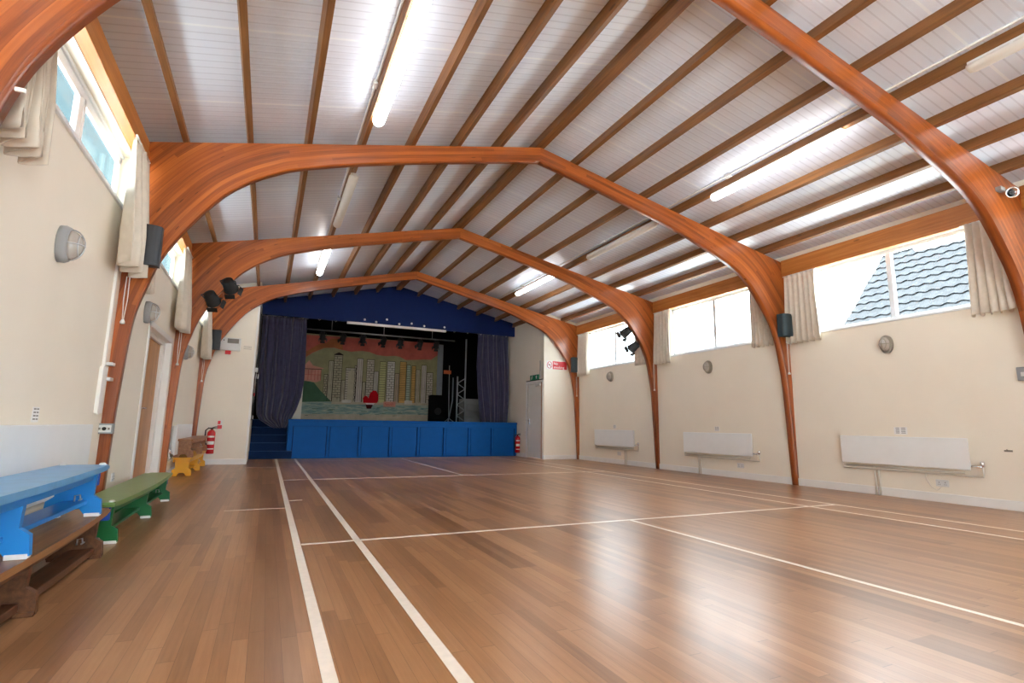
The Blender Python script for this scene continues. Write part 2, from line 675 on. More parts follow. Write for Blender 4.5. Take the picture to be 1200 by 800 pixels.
HW = 1.22
wins = [(c - HW, c + HW) for c in [-2.3] + BAYC]
LOPEN = [(-3.5, -1.1), (-0.05, 2.4), (3.62, 6.02), (7.0, 9.40), (10.35, 12.75)]
side_wall('wall_right', XR, XR + 0.25, RW0, RW1, ztop(XR) + 0.25, wins, y1=YE + 0.1)
side_wall('wall_left', XL - 0.15, XL, LW0, LW1, ztop(XL) + 0.25, LOPEN, extra=(7.66, 9.25, 2.07), y1=YE + 0.1)

# rear wall behind the camera with unseen glazed openings added for frontal daylight
rb = MB()
RY0, RY1 = YB - 0.2, YB
ro = [(-1.2, .85), (1.0, 3.05)]
rb.box(XL - .25, XR + .25, RY0, RY1, 0, 0.12)
rb.box(XL - .25, XR + .25, RY0, RY1, 2.9, 3.45)
for a, b_ in ((XL - .25, ro[0][0]), (ro[0][1], ro[1][0]), (ro[1][1], XR + .25)):
    rb.box(a, b_, RY0, RY1, 0.12, 2.9)
rb.prism([(XL - .25, 3.45), (XR + .25, 3.45), (XR + .25, zroof(XR) + .05), (XA, zroof(XA) + 0.05), (XL - .25, zroof(XL) + .05)], 'XZ', RY0, RY1)
structure(rb.build('wall_rear', 'wall'))
for i, (a, b_) in enumerate(ro):
    w = MB()
    for x in (a, (a + b_) / 2 - .03, b_ - .06):
        w.box(x, x + .06, YB - .14, YB - .06, .12, 2.9)
    w.box(a, b_, YB - .14, YB - .06, .12, .19)
    w.box(a, b_, YB - .14, YB - .06, 2.83, 2.9)
    wo = structure(w.build('window_%d' % (20 + i), 'frame'))
    MB().box(a + .06, b_ - .06, YB - .104, YB - .098, .19, 2.83).build('pane', 'glass', wo)

# end walls beside the stage
def gable_piece(name, xa, xb, y0, y1):
    pts = [(xa, 0), (xb, 0), (xb, zroof(xb) + .03)]
    if xa < XA < xb:
        pts.append((XA, zroof(XA) + .03))
    pts.append((xa, zroof(xa) + .03))
    return structure(MB().prism(pts, 'XZ', y0, y1).build(name, 'wall'))


gable_piece('wall_end_left', XL, XD0, YE, YE + 0.15)
gable_piece('wall_end_right', XD1, XR, YE, YE + 0.15)
# return wall with the white door (door opening Y 13.13 .. 14.02)
DR0, DR1, DRZ = 13.10, 14.03, 2.13
b = MB()
zt = zroof(XD1) + .03
b.box(XD1, XD1 + .12, YE + .15, DR0, 0, zt)
b.box(XD1, XD1 + .12, DR1, YP + .5, 0, zt)
b.box(XD1, XD1 + .12, DR0, DR1, DRZ, zt)
structure(b.build('wall_stage_right', 'wall'))
b = MB()
b.box(XD0 - .12, XD0, YE + .15, YP + .2, 0, zroof(XD0))
structure(b.build('wall_stage_left', 'wall'))
# stage house: black masked box
SX0, SX1, SY1 = -1.2, 8.0, 18.9
structure(MB().box(SX0, SX1, SY1, SY1 + .1, 0, 4.4).build('wall_stage_back', 'black'))
structure(MB().box(SX0 - .1, SX0, YP + .2, SY1 + .1, 0, 4.4).build('wall_wing_left', 'black'))
structure(MB().box(SX1, SX1 + .1, YP + .2, SY1 + .1, 0, 4.4).build('wall_wing_right', 'black'))
b = MB().box(SX0, XD0 - .12, YP + .2, YP + .3, 0, 4.4).box(XD1 + .12, SX1, YP + .2, YP + .3, 0, 4.4)
structure(b.build('wall_wing_front', 'black'))
structure(MB().box(SX0 - .1, SX1 + .1, YP + .1, SY1 + .1, 4.4, 4.5).build('ceiling_stage', 'black'))
structure(MB().box(SX0 - .4, SX1 + .4, YP + .095, YP + .14, 3.85, 5.2).build('wall_light_block', 'black'))  # unseen panel added to stop light leaking between roof and stage ceiling

# baseboards
def base(name, segs):
    b = MB()
    for s in segs:
        b.box(*s, 0, 0.115, bev=.004)
        x0, x1, y0, y1 = s
    return structure(b.build(name, 'white'))


base('baseboard_right', [(XR - .018, XR, YB, YE - .018)])
base('baseboard_left', [(XL, XL + .018, YB, 7.56), (XL, XL + .018, 9.36, YE)])
base('baseboard_end_left', [(XL + .018, XD0 - .02, YE - .018, YE)])
base('baseboard_end_right', [(XD1, XR - .018, YE - .018, YE)])
base('baseboard_stage_right', [(XD1 - .018, XD1, YE - .018, DR0 - .08), (XD1 - .018, XD1, DR1 + .08, YF)])
# white corner trim at the left end of the stage opening
structure(MB().box(XD0 - .03, XD0 + .012, YE - .014, YE + .03, 0, 3.62, bev=.003).build('trim_1', 'white'))

# ------------------------------------------------------------------ windows
wn = [0]


def window(side, y0, y1, z0, z1, sash):
    wn[0] += 1
    s = 1 if side == 'R' else -1
    xw = XR if side == 'R' else XL
    xi, xo = (xw + .06, xw + .13) if side == 'R' else (xw - .10, xw - .145)
    ym = (y0 + y1) / 2
    lo_, hi_ = min(xi, xo), max(xi, xo)
    f = 0.05
    b = MB()
    b.box(lo_, hi_, y0, y1, z0, z0 + f, bev=.006)
    b.box(lo_, hi_, y0, y1, z1 - f - (.03 if sash else 0), z1, bev=.006)
    if sash:
        b.box(xi - .02, xi + .02, y0, y1, z1 - .03, z1, bev=.006)
        z1 -= .03
    b.box(lo_, hi_, y0, y0 + f, z0, z1, bev=.006)
    b.box(lo_, hi_, y1 - f, y1, z0, z1, bev=.006)
    w = structure(b.build('window_%d' % wn[0], 'frame'))
    MB().box(lo_ - .002, hi_ + .002, ym - .035, ym + .035, z0 + f, z1 - f, bev=.006).build('mullion', 'frame', w)
    sx0, sx1 = (xw - .022, xi + .005) if side == 'R' else (xi - .005, xw + .022)
    MB().box(sx0, sx1, y0 - .03, y1 + .03, z0 - .028, z0 + .006, bev=.006).build('window_sill', 'frame', w)
    for a, c in ((y0 + f, ym - .035), (ym + .035, y1 - f)):
        g = 0.0
        if sash:
            g = .042
            q = MB()
            x0_, x1_ = (lo_ - .012, hi_ - .02) if side == 'R' else (lo_ + .022, hi_ + .006)
            q.box(x0_, x1_, a, c, z0 + f, z0 + f + g, bev=.006)
            q.box(x0_, x1_, a, c, z1 - f - g, z1 - f, bev=.006)
            q.box(x0_, x1_, a, a + g, z0 + f, z1 - f, bev=.006)
            q.box(x0_, x1_, c - g, c, z0 + f, z1 - f, bev=.006)
            so = q.build('sash', 'frame', w)
            h = MB()
            yc = (a + c) / 2 + .25
            xh = x1_ if side == 'L' else x0_
            h.box(xh - .004, xh + .028, yc - .02, yc + .02, z0 + f + .01, z0 + f + .035, bev=.004)
            h.box(xh + .016, xh + .03, yc - .015, yc + .11, z0 + f + .014, z0 + f + .03, bev=.004)
            h.build('sash_handle', 'light_plastic', so)
        xm = (lo_ + hi_) / 2 if side == 'R' else hi_ - .004
        MB().box(xm - .004, xm + .004, a + g, c - g, z0 + f + g, z1 - f - g).build('pane', 'glass', w)
    return w


for (a, c) in wins[1:]:
    window('R', a, c, RW0, RW1, False)
window('R', wins[0][0], wins[0][1], RW0, RW1, False)  # unseen window in the rear bay, added as a daylight source
for (a, c) in LOPEN[1:]:
    window('L', a, c, LW0, LW1, True)
window('L', LOPEN[0][0], LOPEN[0][1], LW0, LW1, True)  # unseen rear window on the left, added to let in more light

# ------------------------------------------------------------------ doors
d = MB()
d.box(XL - .16, XL + .012, 9.242, 9.33, 0, 2.13, bev=.006)
d.box(XL - .20, XL - .07, 9.12, 9.245, 0, 2.065, bev=.006)
d.box(XL - .16, XL + .012, 7.58, 7.668, 0, 2.13, bev=.006)
d.box(XL - .20, XL - .07, 7.665, 8.10, 0, 2.065, bev=.006)
d.box(XL - .16, XL + .012, 7.58, 9.33, 2.05, 2.13, bev=.006)
d.box(XL - .20, XL - .07, 8.10, 9.12, 2.0, 2.07, bev=.006)
dn = structure(d.build('door_1', 'white'))
MB().box(XL - .16, XL - .115, 8.10, 9.12, 0.005, 2.0, bev=.003).build('door_leaf', 'door_wood', dn)
h = MB()
h.box(XL - .117, XL - .107, 8.17, 8.22, .95, 1.12, bev=.003)
h.tube([(XL - .11, 8.195, 1.06), (XL - .06, 8.195, 1.06), (XL - .055, 8.205, 1.06), (XL - .055, 8.31, 1.06)], .009, 8)
h.build('door_handle', 'chrome', dn)

d = MB()
xx = XD1 - .02
d.box(xx, XD1 + .11, DR0 - .07, DR0, 0, DRZ + .06, bev=.005)
d.box(xx, XD1 + .11, DR1, DR1 + .07, 0, DRZ + .06, bev=.005)
d.box(xx, XD1 + .11, DR0 - .07, DR1 + .07, DRZ, DRZ + .06, bev=.005)
dn2 = structure(d.build('door_2', 'white'))
MB().box(XD1 + .02, XD1 + .062, DR0 + .004, DR1 - .004, .008, DRZ - .004, bev=.003).build('door_leaf', 'white', dn2)
MB().box(XD1 - .024, XD1 - .004, DR0 - .01, DR0 + .02, 0.0, DRZ).build('door_edge_strip', 'board', dn2)
h = MB()
h.box(XD1 + .012, XD1 + .021, DR1 - .13, DR1 - .085, .95, 1.1, bev=.003)
h.tube([(XD1 + .015, DR1 - .107, 1.05), (XD1 - .03, DR1 - .107, 1.05), (XD1 - .03, DR1 - .22, 1.05)], .008, 8)
h.build('door_handle', 'chrome', dn2)
h = MB().box(XD1 - .03, XD1 + .02, DR0 + .1, DR0 + .38, DRZ - .10, DRZ - .035, bev=.006)
h.box(XD1 - .035, XD1 - .025, DR0 + .3, DR1 - .2, DRZ - .045, DRZ - .025, bev=.003)
h.build('door_closer', 'light_plastic', dn2)

# ------------------------------------------------------------------ laminated arches
INR = [(0, 4.565), (.43, 4.475), (.84, 4.385), (1.41, 4.25), (1.96, 4.12), (2.54, 3.965), (3.08, 3.775), (3.42, 3.645), (3.69, 3.52),
       (3.948, 3.335), (4.12, 3.15), (4.27, 2.955), (4.45, 2.69), (4.58, 2.36), (4.65, 2.01), (4.70, 1.66), (4.745, .894), (4.79, 0)]
INL = [(0, 4.565), (.43, 4.47), (.84, 4.372), (1.41, 4.232), (1.96, 4.095), (2.54, 3.935), (3.09, 3.755), (3.30, 3.655), (3.52, 3.525), (3.752, 3.335),
       (3.953, 3.085), (4.141, 2.80), (4.30, 2.49), (4.392, 2.18), (4.447, 1.95), (4.473, 1.706), (4.487, 1.41), (4.506, .9),
       (4.517, .22), (4.52, 0)]


def resample(p, n):
    p = [Vector((a, b_)) for a, b_ in p]
    # Catmull-Rom
    out = []
    for i in range(len(p) - 1):
        p0, p1, p2, p3 = p[max(i - 1, 0)], p[i], p[i + 1], p[min(i + 2, len(p) - 1)]
        for k in range(n):
            t = k / n
            out.append(0.5 * ((2 * p1) + (-p0 + p2) * t + (2 * p0 - 5 * p1 + 4 * p2 - p3) * t * t + (-p0 + 3 * p1 - 3 * p2 + p3) * t ** 3))
    out.append(p[-1])
    return out


def arch_half(sign, y0, parent):
    inn = resample(INR if sign > 0 else INL, 4)
    xout = (XR - XA - .0005) if sign > 0 else (XA - XL - .0005)
    slope = .208 if sign > 0 else .2335
    zc = 4.765 - slope * xout

    # matching outer points: follow the inner normal until it meets the outer outline
    def outer(i):
        a = inn[max(i - 1, 0)]
        c = inn[min(i + 1, len(inn) - 1)]
        tg = (c - a).normalized()
        nr = Vector((-tg.y, tg.x))
        if nr.x < 0 and nr.y < 0:
            nr = -nr
        if nr.y < -1e-6 and abs(nr.x) < 1e-6:
            nr = -nr
        p = inn[i]
        best = None
        den = nr.y + slope * nr.x
        if abs(den) > 1e-6:
            t = (4.765 - slope * p.x - p.y) / den
            if t > 0:
                best = t
        if nr.x > 1e-6:
            t2 = (xout - p.x) / nr.x
            if t2 > 0 and (best is None or t2 < best):
                best = t2
        return p + nr * best
    outs = []
    for i in range(len(inn)):
        o = outer(i)
        if i == 0:
            o = Vector((0, 4.765))
        if i == len(inn) - 1:
            o = Vector((xout, 0))
        outs.append(o)
    # make sure the eave corner is kept
    pairs = list(zip(inn, outs))
    k = next(i for i in range(len(outs)) if outs[i].x >= xout - 1e-4)
    a, c = pairs[k - 1], pairs[k]
    pairs.insert(k, ((a[0] + c[0]) / 2, Vector((xout, zc))))
    bm = bmesh.new()
    uvl = bm.loops.layers.uv.new('UVMap')
    cols = 5
    arc = 0
    grid = []
    prev = None
    for p, o in pairs:
        m = p
        if prev is not None:
            arc += (m - prev).length
        prev = m
        row = []
        for j in range(cols + 1):
            q = p.lerp(o, j / cols)
            row.append((q, (arc, (q - p).length)))
        grid.append(row)
    V = {}
    for yi, y in enumerate((y0, y0 + AT)):
        for i, row in enumerate(grid):
            for j, (q, uv) in enumerate(row):
                V[yi, i, j] = bm.verts.new((XA + sign * q.x, y, q.y))

    def face(keys, uvs):
        f = bm.faces.new([V[k] for k in keys])
        for lp, uv in zip(f.loops, uvs):
            lp[uvl].uv = uv
        return f
    ni = len(grid)
    off = y0 * 3.3 + (7 if sign > 0 else 0)
    U = lambda i, j: (grid[i][j][1][0] + off, grid[i][j][1][1] + 0.0)
    for i in range(ni - 1):
        for j in range(cols):
            for yi in (0, 1):
                face([(yi, i, j), (yi, i + 1, j), (yi, i + 1, j + 1), (yi, i, j + 1)], [U(i, j), U(i + 1, j), U(i + 1, j + 1), U(i, j + 1)])
        for j in (0, cols):
            u0, u1 = U(i, j)[0], U(i + 1, j)[0]
            f = face([(0, i, j), (1, i, j), (1, i + 1, j), (0, i + 1, j)], [(u0, 5.0), (u0, 5.04), (u1, 5.04), (u1, 5.0)])
            f.smooth = True
    for i in (0, ni - 1):
        for j in range(cols):
            face([(0, i, j), (1, i, j), (1, i, j + 1), (0, i, j + 1)], [U(i, j)] * 4)
    bmesh.ops.recalc_face_normals(bm, faces=bm.faces)
    bm.transform(Matrix.Translation(-parent.location))
    me = bpy.data.meshes.new('arch_rib')
    bm.to_mesh(me)
    bm.free()
    me.materials.append(M['arch'])
    o = bpy.data.objects.new('arch_rib', me)
    COL.objects.link(o)
    o.parent = parent
    return o


arch_labels = ['nearest laminated red timber arch, cut off by the picture edges, with a small floodlight',
               'large laminated red timber arch with a grey control box on its left leg',
               'middle laminated red timber arch, carrying black spotlights on both haunches',
               'farthest laminated red timber arch, against the end walls just before the stage']
for y, lab in zip(ARCH_Y, arch_labels):
    a = thing('timber_arch', (XA, y, 0), lab, 'arch', 'laminated timber arches')
    arch_half(1, y, a)
    arch_half(-1, y, a)

# ------------------------------------------------------------------ purlins and ridge beam
PX_R = [0.585 + 0.622 * i for i in range(7)]
PX_L = [-(0.60 + 0.598 * i) for i in range(7)]
ORD = ['first', 'second', 'third', 'fourth', 'fifth', 'sixth', 'seventh']
pw = .056
for side, lst in (('right', PX_R), ('left', PX_L)):
    for i, dx in enumerate(lst):
        x = XA + dx
        z = ztop(x)
        sl = -.208 if dx > 0 else .2335
        b = MB()
        m = Matrix.Translation((x, 0, z)) @ Matrix.Rotation(-math.atan(sl), 4, 'Y')
        b.box(-pw / 2, pw / 2, YB + .01, YP + .0, 0.001, PD + .01, bev=.003, mtx=m)
        o = b.build('roof_purlin', 'purlin', loc=(x, 0, z))
        where = 'ridge beam' if i < 6 else 'ridge beam and nearest the %s wall' % side
        tag(o, '%s brown timber purlin to the %s of the %s' % (ORD[i], side, where), 'roof beam', 'roof purlins')
b = MB().box(XA - .065, XA + .065, YB + .01, YP, 4.768, 4.95, bev=.004)
tag(b.build('ridge_beam', 'purlin', loc=(XA, 0, 4.768)), 'thick timber ridge beam along the peak of the ceiling', 'roof beam')

# boards above the windows, bay by bay (they stop against the arches)
bays = [(-4.0, ARCH_Y[0]), (ARCH_Y[0] + AT, ARCH_Y[1]), (ARCH_Y[1] + AT, ARCH_Y[2]), (ARCH_Y[2] + AT, ARCH_Y[3])]
bn = ['beside the viewer', 'over the nearest full window', 'over the middle window', 'over the farthest window']
for i, (y0, y1) in enumerate(bays):
    for side in ('right', 'left'):
        y0_, y1_ = y0 + .003, y1 - .003
        b = MB()
        if side == 'right':
            b.box(XR - .085, XR - .002, y0_, y1_, 3.51, 3.655, bev=.004)
            b.box(XR - .078, XR - .002, y0_, y1_, 3.657, 3.80 if i < 2 else 3.78, bev=.004)
        else:
            b.box(XL + .002, XL + .10, y0_, y1_, 3.475, 3.60, bev=.004)
            b.box(XL + .002, XL + .092, y0_, y1_, 3.602, 3.70, bev=.004)
        if i == 0:
            lab = 'pine board above the window strip on the %s wall, before the nearest arch' % side
        else:
            lab = 'pine board along the %s wall %s' % (side, bn[i])
        tag(b.build('window_head_board', 'board'), lab, 'board', 'pine boards above the windows')

# ------------------------------------------------------------------ fluorescent lights on the fourth purlins
def fluorescent(x, y0, y1, lit, label):
    xc = x
    zt = ztop(x) - .004
    t = thing('fluorescent_light', (xc, (y0 + y1) / 2, zt), label, 'ceiling light', 'fluorescent ceiling lights')
    MB().box(xc - .045, xc + .045, y0 + .02, y1 - .02, zt - .045, zt, bev=.006).build('housing', 'light_plastic', t)
    b = MB()
    # half-round diffuser with rounded ends
    n = 14
    rows = []
    prof = [(-.062, -.035), (-.06, -.062), (-.042, -.088), (-.015, -.10), (.015, -.10), (.042, -.088), (.06, -.062), (.062, -.035)]
    ys = [(y0, .35), (y0 + .015, .8), (y0 + .05, 1), (y1 - .05, 1), (y1 - .015, .8), (y1, .35)]
    for y, k in ys:
        rows.append([b.bm.verts.new((xc + px * k, y, zt - .035 + (pz + .035) * k)) for px, pz in prof])
    fs = []
    for A, B in zip(rows, rows[1:]):
        for j in range(len(prof) - 1):
            fs.append(b.bm.faces.new((A[j], A[j + 1], B[j + 1], B[j])))
        fs.append(b.bm.faces.new((A[-1], A[0], B[0], B[-1])))
    b._tag(fs, True)
    b._tag([b.bm.faces.new(rows[0]), b.bm.faces.new(rows[-1])])
    b.build('diffuser', 'tube_on' if lit else 'tube_off', t)
    c = MB()
    for yy in (y0 + .35, y1 - .35):
        c.box(xc - .066, xc + .066, yy - .012, yy + .012, zt - .05, zt - .03)
    split_build(c, 'clip', 'light_plastic', t)


lx, rx = XA + PX_L[3] + .055, XA + PX_R[3] - .015
fluorescent(lx, 3.55, 5.50, True, 'lit fluorescent light over the left side, at the top of the picture')
fluorescent(lx - .05, 6.85, 8.85, False, 'unlit fluorescent light on the left slope between the two middle arches')
fluorescent(lx - .06, 10.15, 12.0, True, 'lit fluorescent light on the left slope between the two farthest arches')
fluorescent(rx, 3.40, 5.36, True, 'lit fluorescent light on the right slope before the large arch')
fluorescent(rx, 0.25, 2.26, False, 'unlit fluorescent light at the upper right picture edge')
fluorescent(rx - .07, 6.5, 8.55, False, 'unlit fluorescent light on the right slope between the two middle arches')
fluorescent(rx - .08, 9.7, 11.85, True, 'lit fluorescent light on the right slope between the two farthest arches')
fluorescent(lx, 0.1, 2.1, True, 'added unseen lit fluorescent light above and behind the viewer on the left')  # this lamp and the next are added out of view to brighten the hall
fluorescent(lx, -3.2, -1.2, True, 'added unseen lit fluorescent light behind the viewer on the left')
# thin conduits feeding the lights, fixed beside the purlins
for side, x in (('left', XA + PX_L[3] - .06), ('right', XA + PX_R[3] - .075)):
    b = MB().tube([(x, YB + .05, ztop(x) + PD - .016), (x, YP - .03, ztop(x) + PD - .016)], .013, 8)
    for y in (1.0, 5.0, 8.0, 11.6):
        b.box(x - .03, x + .03, y - .05, y + .05, ztop(x) + PD - .05, ztop(x) + PD - .002, bev=.005)
    tag(b.build('light_conduit', 'light_plastic'), 'white conduit beside the purlin that carries the %s row of lights' % side, 'conduit')

# ------------------------------------------------------------------ window curtains
def curtain(side, y0, y1, z0, z1, label, folds=5, depth=.05, spread=.0, shift=0.0, seed=0, xoff=None):
    rnd = random.Random(seed)
    xw = XR if side == 'R' else XL
    s = -1 if side == 'R' else 1
    xc = xw + s * (xoff if xoff else .058 + depth * .5)
    yc = (y0 + y1) / 2
    N, K = folds * 12, 14
    b = MB()
    ph = rnd.random() * 6
    amp = [rnd.uniform(.7, 1.2) for _ in range(folds + 3)]
    g = []
    for k in range(K + 1):
        t = k / K
        z = z1 + (z0 - z1) * t
        row = []
        for i in range(N + 1):
            u = i / N
            w = (y1 - y0) * (1 + spread * t * t)
            y = yc + (u - .5) * w + shift * t
            ii = u * folds
            a = amp[int(ii)] * depth * (.35 + .65 * min(1, t * 1.4)) * .5
            x = xc + s * a * math.sin(ii * 2 * PI + ph + .5 * math.sin(t * 2 + ph)) + (s * .012 * t if side == 'R' else .05 * t - .02)
            x = max(xw + .008, x) if side == 'L' else min(xw - .008, x)
            y += .35 * a * math.cos(ii * 2 * PI + ph * 1.7)
            zz = z + (.012 * math.sin(ii * 2 * PI + 1) if k == K else 0)
            row.append(b.bm.verts.new((x, y, zz)))
        g.append(row)
    fs = []
    for k in range(K):
        for i in range(N):
            fs.append(b.bm.faces.new((g[k][i], g[k][i + 1], g[k + 1][i + 1], g[k + 1][i])))
    b._tag(fs, True)
    o = thing('window_curtain', (xc, yc, z0), label, 'curtain', 'window curtains')
    cl = b.build('cloth', 'curtain', o)
    md = cl.modifiers.new('thickness', 'SOLIDIFY')
    md.thickness = .008
    r = MB()
    r.tube([(xc, y0 - .03, z1 - .004), (xc, y1 + .03, z1 - .004)], .009, 8)
    r.build('rail', 'light_plastic', o)
    return o


curtain('R', 5.47, 6.02, 2.33, 3.50, 'cream curtain on the right wall just before the large arch, behind a speaker', 6, .09, .12, seed=1, shift=-.02)
curtain('R', 3.02, 3.42, 2.32, 3.50, 'cream curtain on the right wall beside the nearest arch at the picture edge', 5, .1, .15, seed=2, xoff=.14)
curtain('R', 6.30, 6.75, 2.36, 3.50, 'cream curtain on the right wall partly behind the large arch', 5, .08, .05, seed=3)
curtain('R', 8.92, 9.40, 2.32, 3.50, 'cream curtain on the right wall before the middle arch', 5, .09, .12, seed=4)
curtain('R', 9.68, 10.12, 2.36, 3.50, 'cream curtain on the right wall partly behind the middle arch and its spotlights', 5, .08, .05, seed=5)
curtain('R', 12.22, 12.72, 2.30, 3.50, 'cream curtain on the right wall before the farthest arch', 5, .09, .12, seed=6)
curtain('L', 5.50, 6.02, 2.26, 3.47, 'cream curtain on the left wall hanging at the large arch', 3, .17, .22, shift=-.05, seed=7, xoff=.12)
curtain('L', 3.05, 3.48, 2.24, 3.47, 'cream curtain at the left picture edge under the nearest arch', 4, .16, -.05, seed=8, xoff=.13)
curtain('L', 6.25, 6.72, 2.26, 3.47, 'cream curtain on the left wall glimpsed behind the large arch', 4, .1, -.05, seed=9)
curtain('L', 8.92, 9.42, 2.24, 3.47, 'cream curtain on the left wall hanging at the middle arch', 3, .17, .22, shift=-.05, seed=10, xoff=.12)
curtain('L', 12.2, 12.75, 2.2, 3.47, 'cream curtain on the left wall hanging at the farthest arch', 3, .16, .1, seed=11, xoff=.12)


def cord(x, y, z0, z1, label, s):
    t = thing('curtain_cord', (x, y, z0), label, 'cord', 'curtain pull cords')
    b = MB()
    b.tube([(x - .012, y, z1), (x - .014, y, (z0 + z1) / 2), (x - .004, y, z0 + .04)], .0045, 6)
    b.tube([(x + .012, y, z1), (x + .016, y, (z0 + z1) / 2), (x + .004, y, z0 + .04)], .0045, 6)
    b.build('loop', 'cord', t)
    MB().lathe([(.004, .045), (.012, .04), (.02, .02), (.021, .004), (.012, 0), (0, 0)], (x, y, z0), 'Z', 12).build('weight', 'whitesign', t)


cord(XL + .085, 5.975, 1.80, 2.26, 'white looped pull cord hanging on the left leg of the large arch', 1)
cord(XL + .085, 9.40, 1.74, 2.26, 'white looped pull cord hanging on the left leg of the middle arch', 1)
cord(XL + .085, 12.76, 1.72, 2.2, 'white looped pull cord hanging on the left leg of the farthest arch', 1)
cord(XR - .19, 5.985, 1.80, 2.34, 'white pull cord hanging beside the right leg of the large arch', 1)
cord(XR - .15, 9.42, 1.72, 2.34, 'white pull cord hanging beside the right leg of the middle arch', 1)
cord(XR - .13, 12.76, 1.74, 2.3, 'white pull cord hanging beside the right leg of the farthest arch', 1)


# ------------------------------------------------------------------ wall speakers
def speaker(x, y1, z, s, label, w=.23, d=.17, h=.40, mat='dark_plastic'):
    """cabinet hung on the front face (y1) of an arch leg; curved grille faces the hall"""
    t = thing('wall_speaker', (x, y1, z), label, 'speaker', 'wall speakers')
    b = MB()
    poly = [(x - w / 2, y1 - .028), (x + w / 2, y1 - .028)]
    for k in range(9):
        a = k / 8 * PI
        poly.append((x + w / 2 * math.cos(a), y1 - .028 - d * (.55 + .45 * math.sin(a))))
    b.prism(poly, 'XY', z, z + h)
    b.build('cabinet', mat, t)
    g = MB()
    pl = []
    for k in range(9):
        a = (0.06 + .88 * k / 8) * PI
        pl.append((x + (w / 2 + .003) * math.cos(a), y1 - .031 - d * (.55 + .45 * math.sin(a))))
    inner = [(px + (x - px) * .08, py + .012) for px, py in pl[::-1]]
    g.prism(pl + inner, 'XY', z + .02, z + h - .02)
    g.build('grille', 'teal_plastic' if mat != 'dark_plastic' else 'dark_plastic', t)
    MB().box(x - .03, x + .03, y1 - .03, y1, z + h * .3, z + h * .7).build('bracket', 'steel', t)


speaker(-1.19, 6.09, 2.395, 1, 'charcoal speaker on the left haunch of the large arch beside the curtain', .2, .13, .40)
speaker(7.83, 6.09, 2.44, -1, 'dark teal speaker on the right leg of the large arch before a cream curtain', .26, .15, .38, 'teal_plastic')
speaker(-1.14, 12.84, 2.42, 1, 'charcoal speaker on the left leg of the farthest arch beside the curtain', .2, .13, .42)
speaker(7.82, 12.84, 2.42, -1, 'dark teal speaker on the right leg of the farthest arch by the no smoking sign', .22, .14, .42, 'teal_plastic')


# ------------------------------------------------------------------ bulkhead lamps
def bulkhead(side, y, z, label):
    xw = XR if side == 'R' else XL
    ax = '-X' if side == 'R' else 'X'
    s = -1 if side == 'R' else 1
    t = thing('bulkhead_lamp', (xw, y, z), label, 'wall lamp', 'bulkhead wall lamps')
    MB().lathe([(.075, -.004), (.108, -.004), (.11, .035), (.10, .06), (.085, .062)], (xw, y, z), ax, 28, .78, 1.2).build('base_ring', 'brass_grey' if side == 'R' else 'grey_plastic', t)
    pr = [(.088, .055)] + [(.085 * math.cos(a), .06 + .075 * math.sin(a)) for a in [i * PI / 14 for i in range(1, 7)]] + [(0, .135)]
    MB().lathe(pr, (xw, y, z), ax, 24, .78, 1.2).build('lens', 'lens', t)
    c = MB()
    for ang in (0, PI / 2):
        pts = []
        for k in range(13):
            a = PI * k / 12
            r = .092 * math.cos(a)
            h = .06 + .083 * math.sin(a)
            pts.append((xw + s * h, y + r * math.cos(ang) * .78, z + r * math.sin(ang) * 1.2))
        c.tube(pts, .0045, 6)
    ring = []
    for k in range(20):
        a = 2 * PI * k / 20
        ring.append((xw + s * .115, y + .062 * math.cos(a) * .78, z + .062 * math.sin(a) * 1.2))
    c.tube(ring, .0045, 6, closed=True)
    c.build('wire_guard', 'brass_grey' if side == 'R' else 'steel', t)


bulkhead('R', 4.53, 2.125, 'oval bulkhead lamp on the right wall below the window showing the tiled roof')
bulkhead('R', 7.92, 2.12, 'oval bulkhead lamp on the right wall below the middle window')
bulkhead('R', 11.27, 2.19, 'oval bulkhead lamp on the right wall below the farthest window')
bulkhead('L', 4.48, 2.10, 'grey bulkhead lamp on the bare left wall nearest the viewer')
bulkhead('L', 7.30, 2.16, 'grey bulkhead lamp on the left wall above the wooden door')
bulkhead('L', 10.65, 2.09, 'grey bulkhead lamp on the left wall between the two farthest arches')


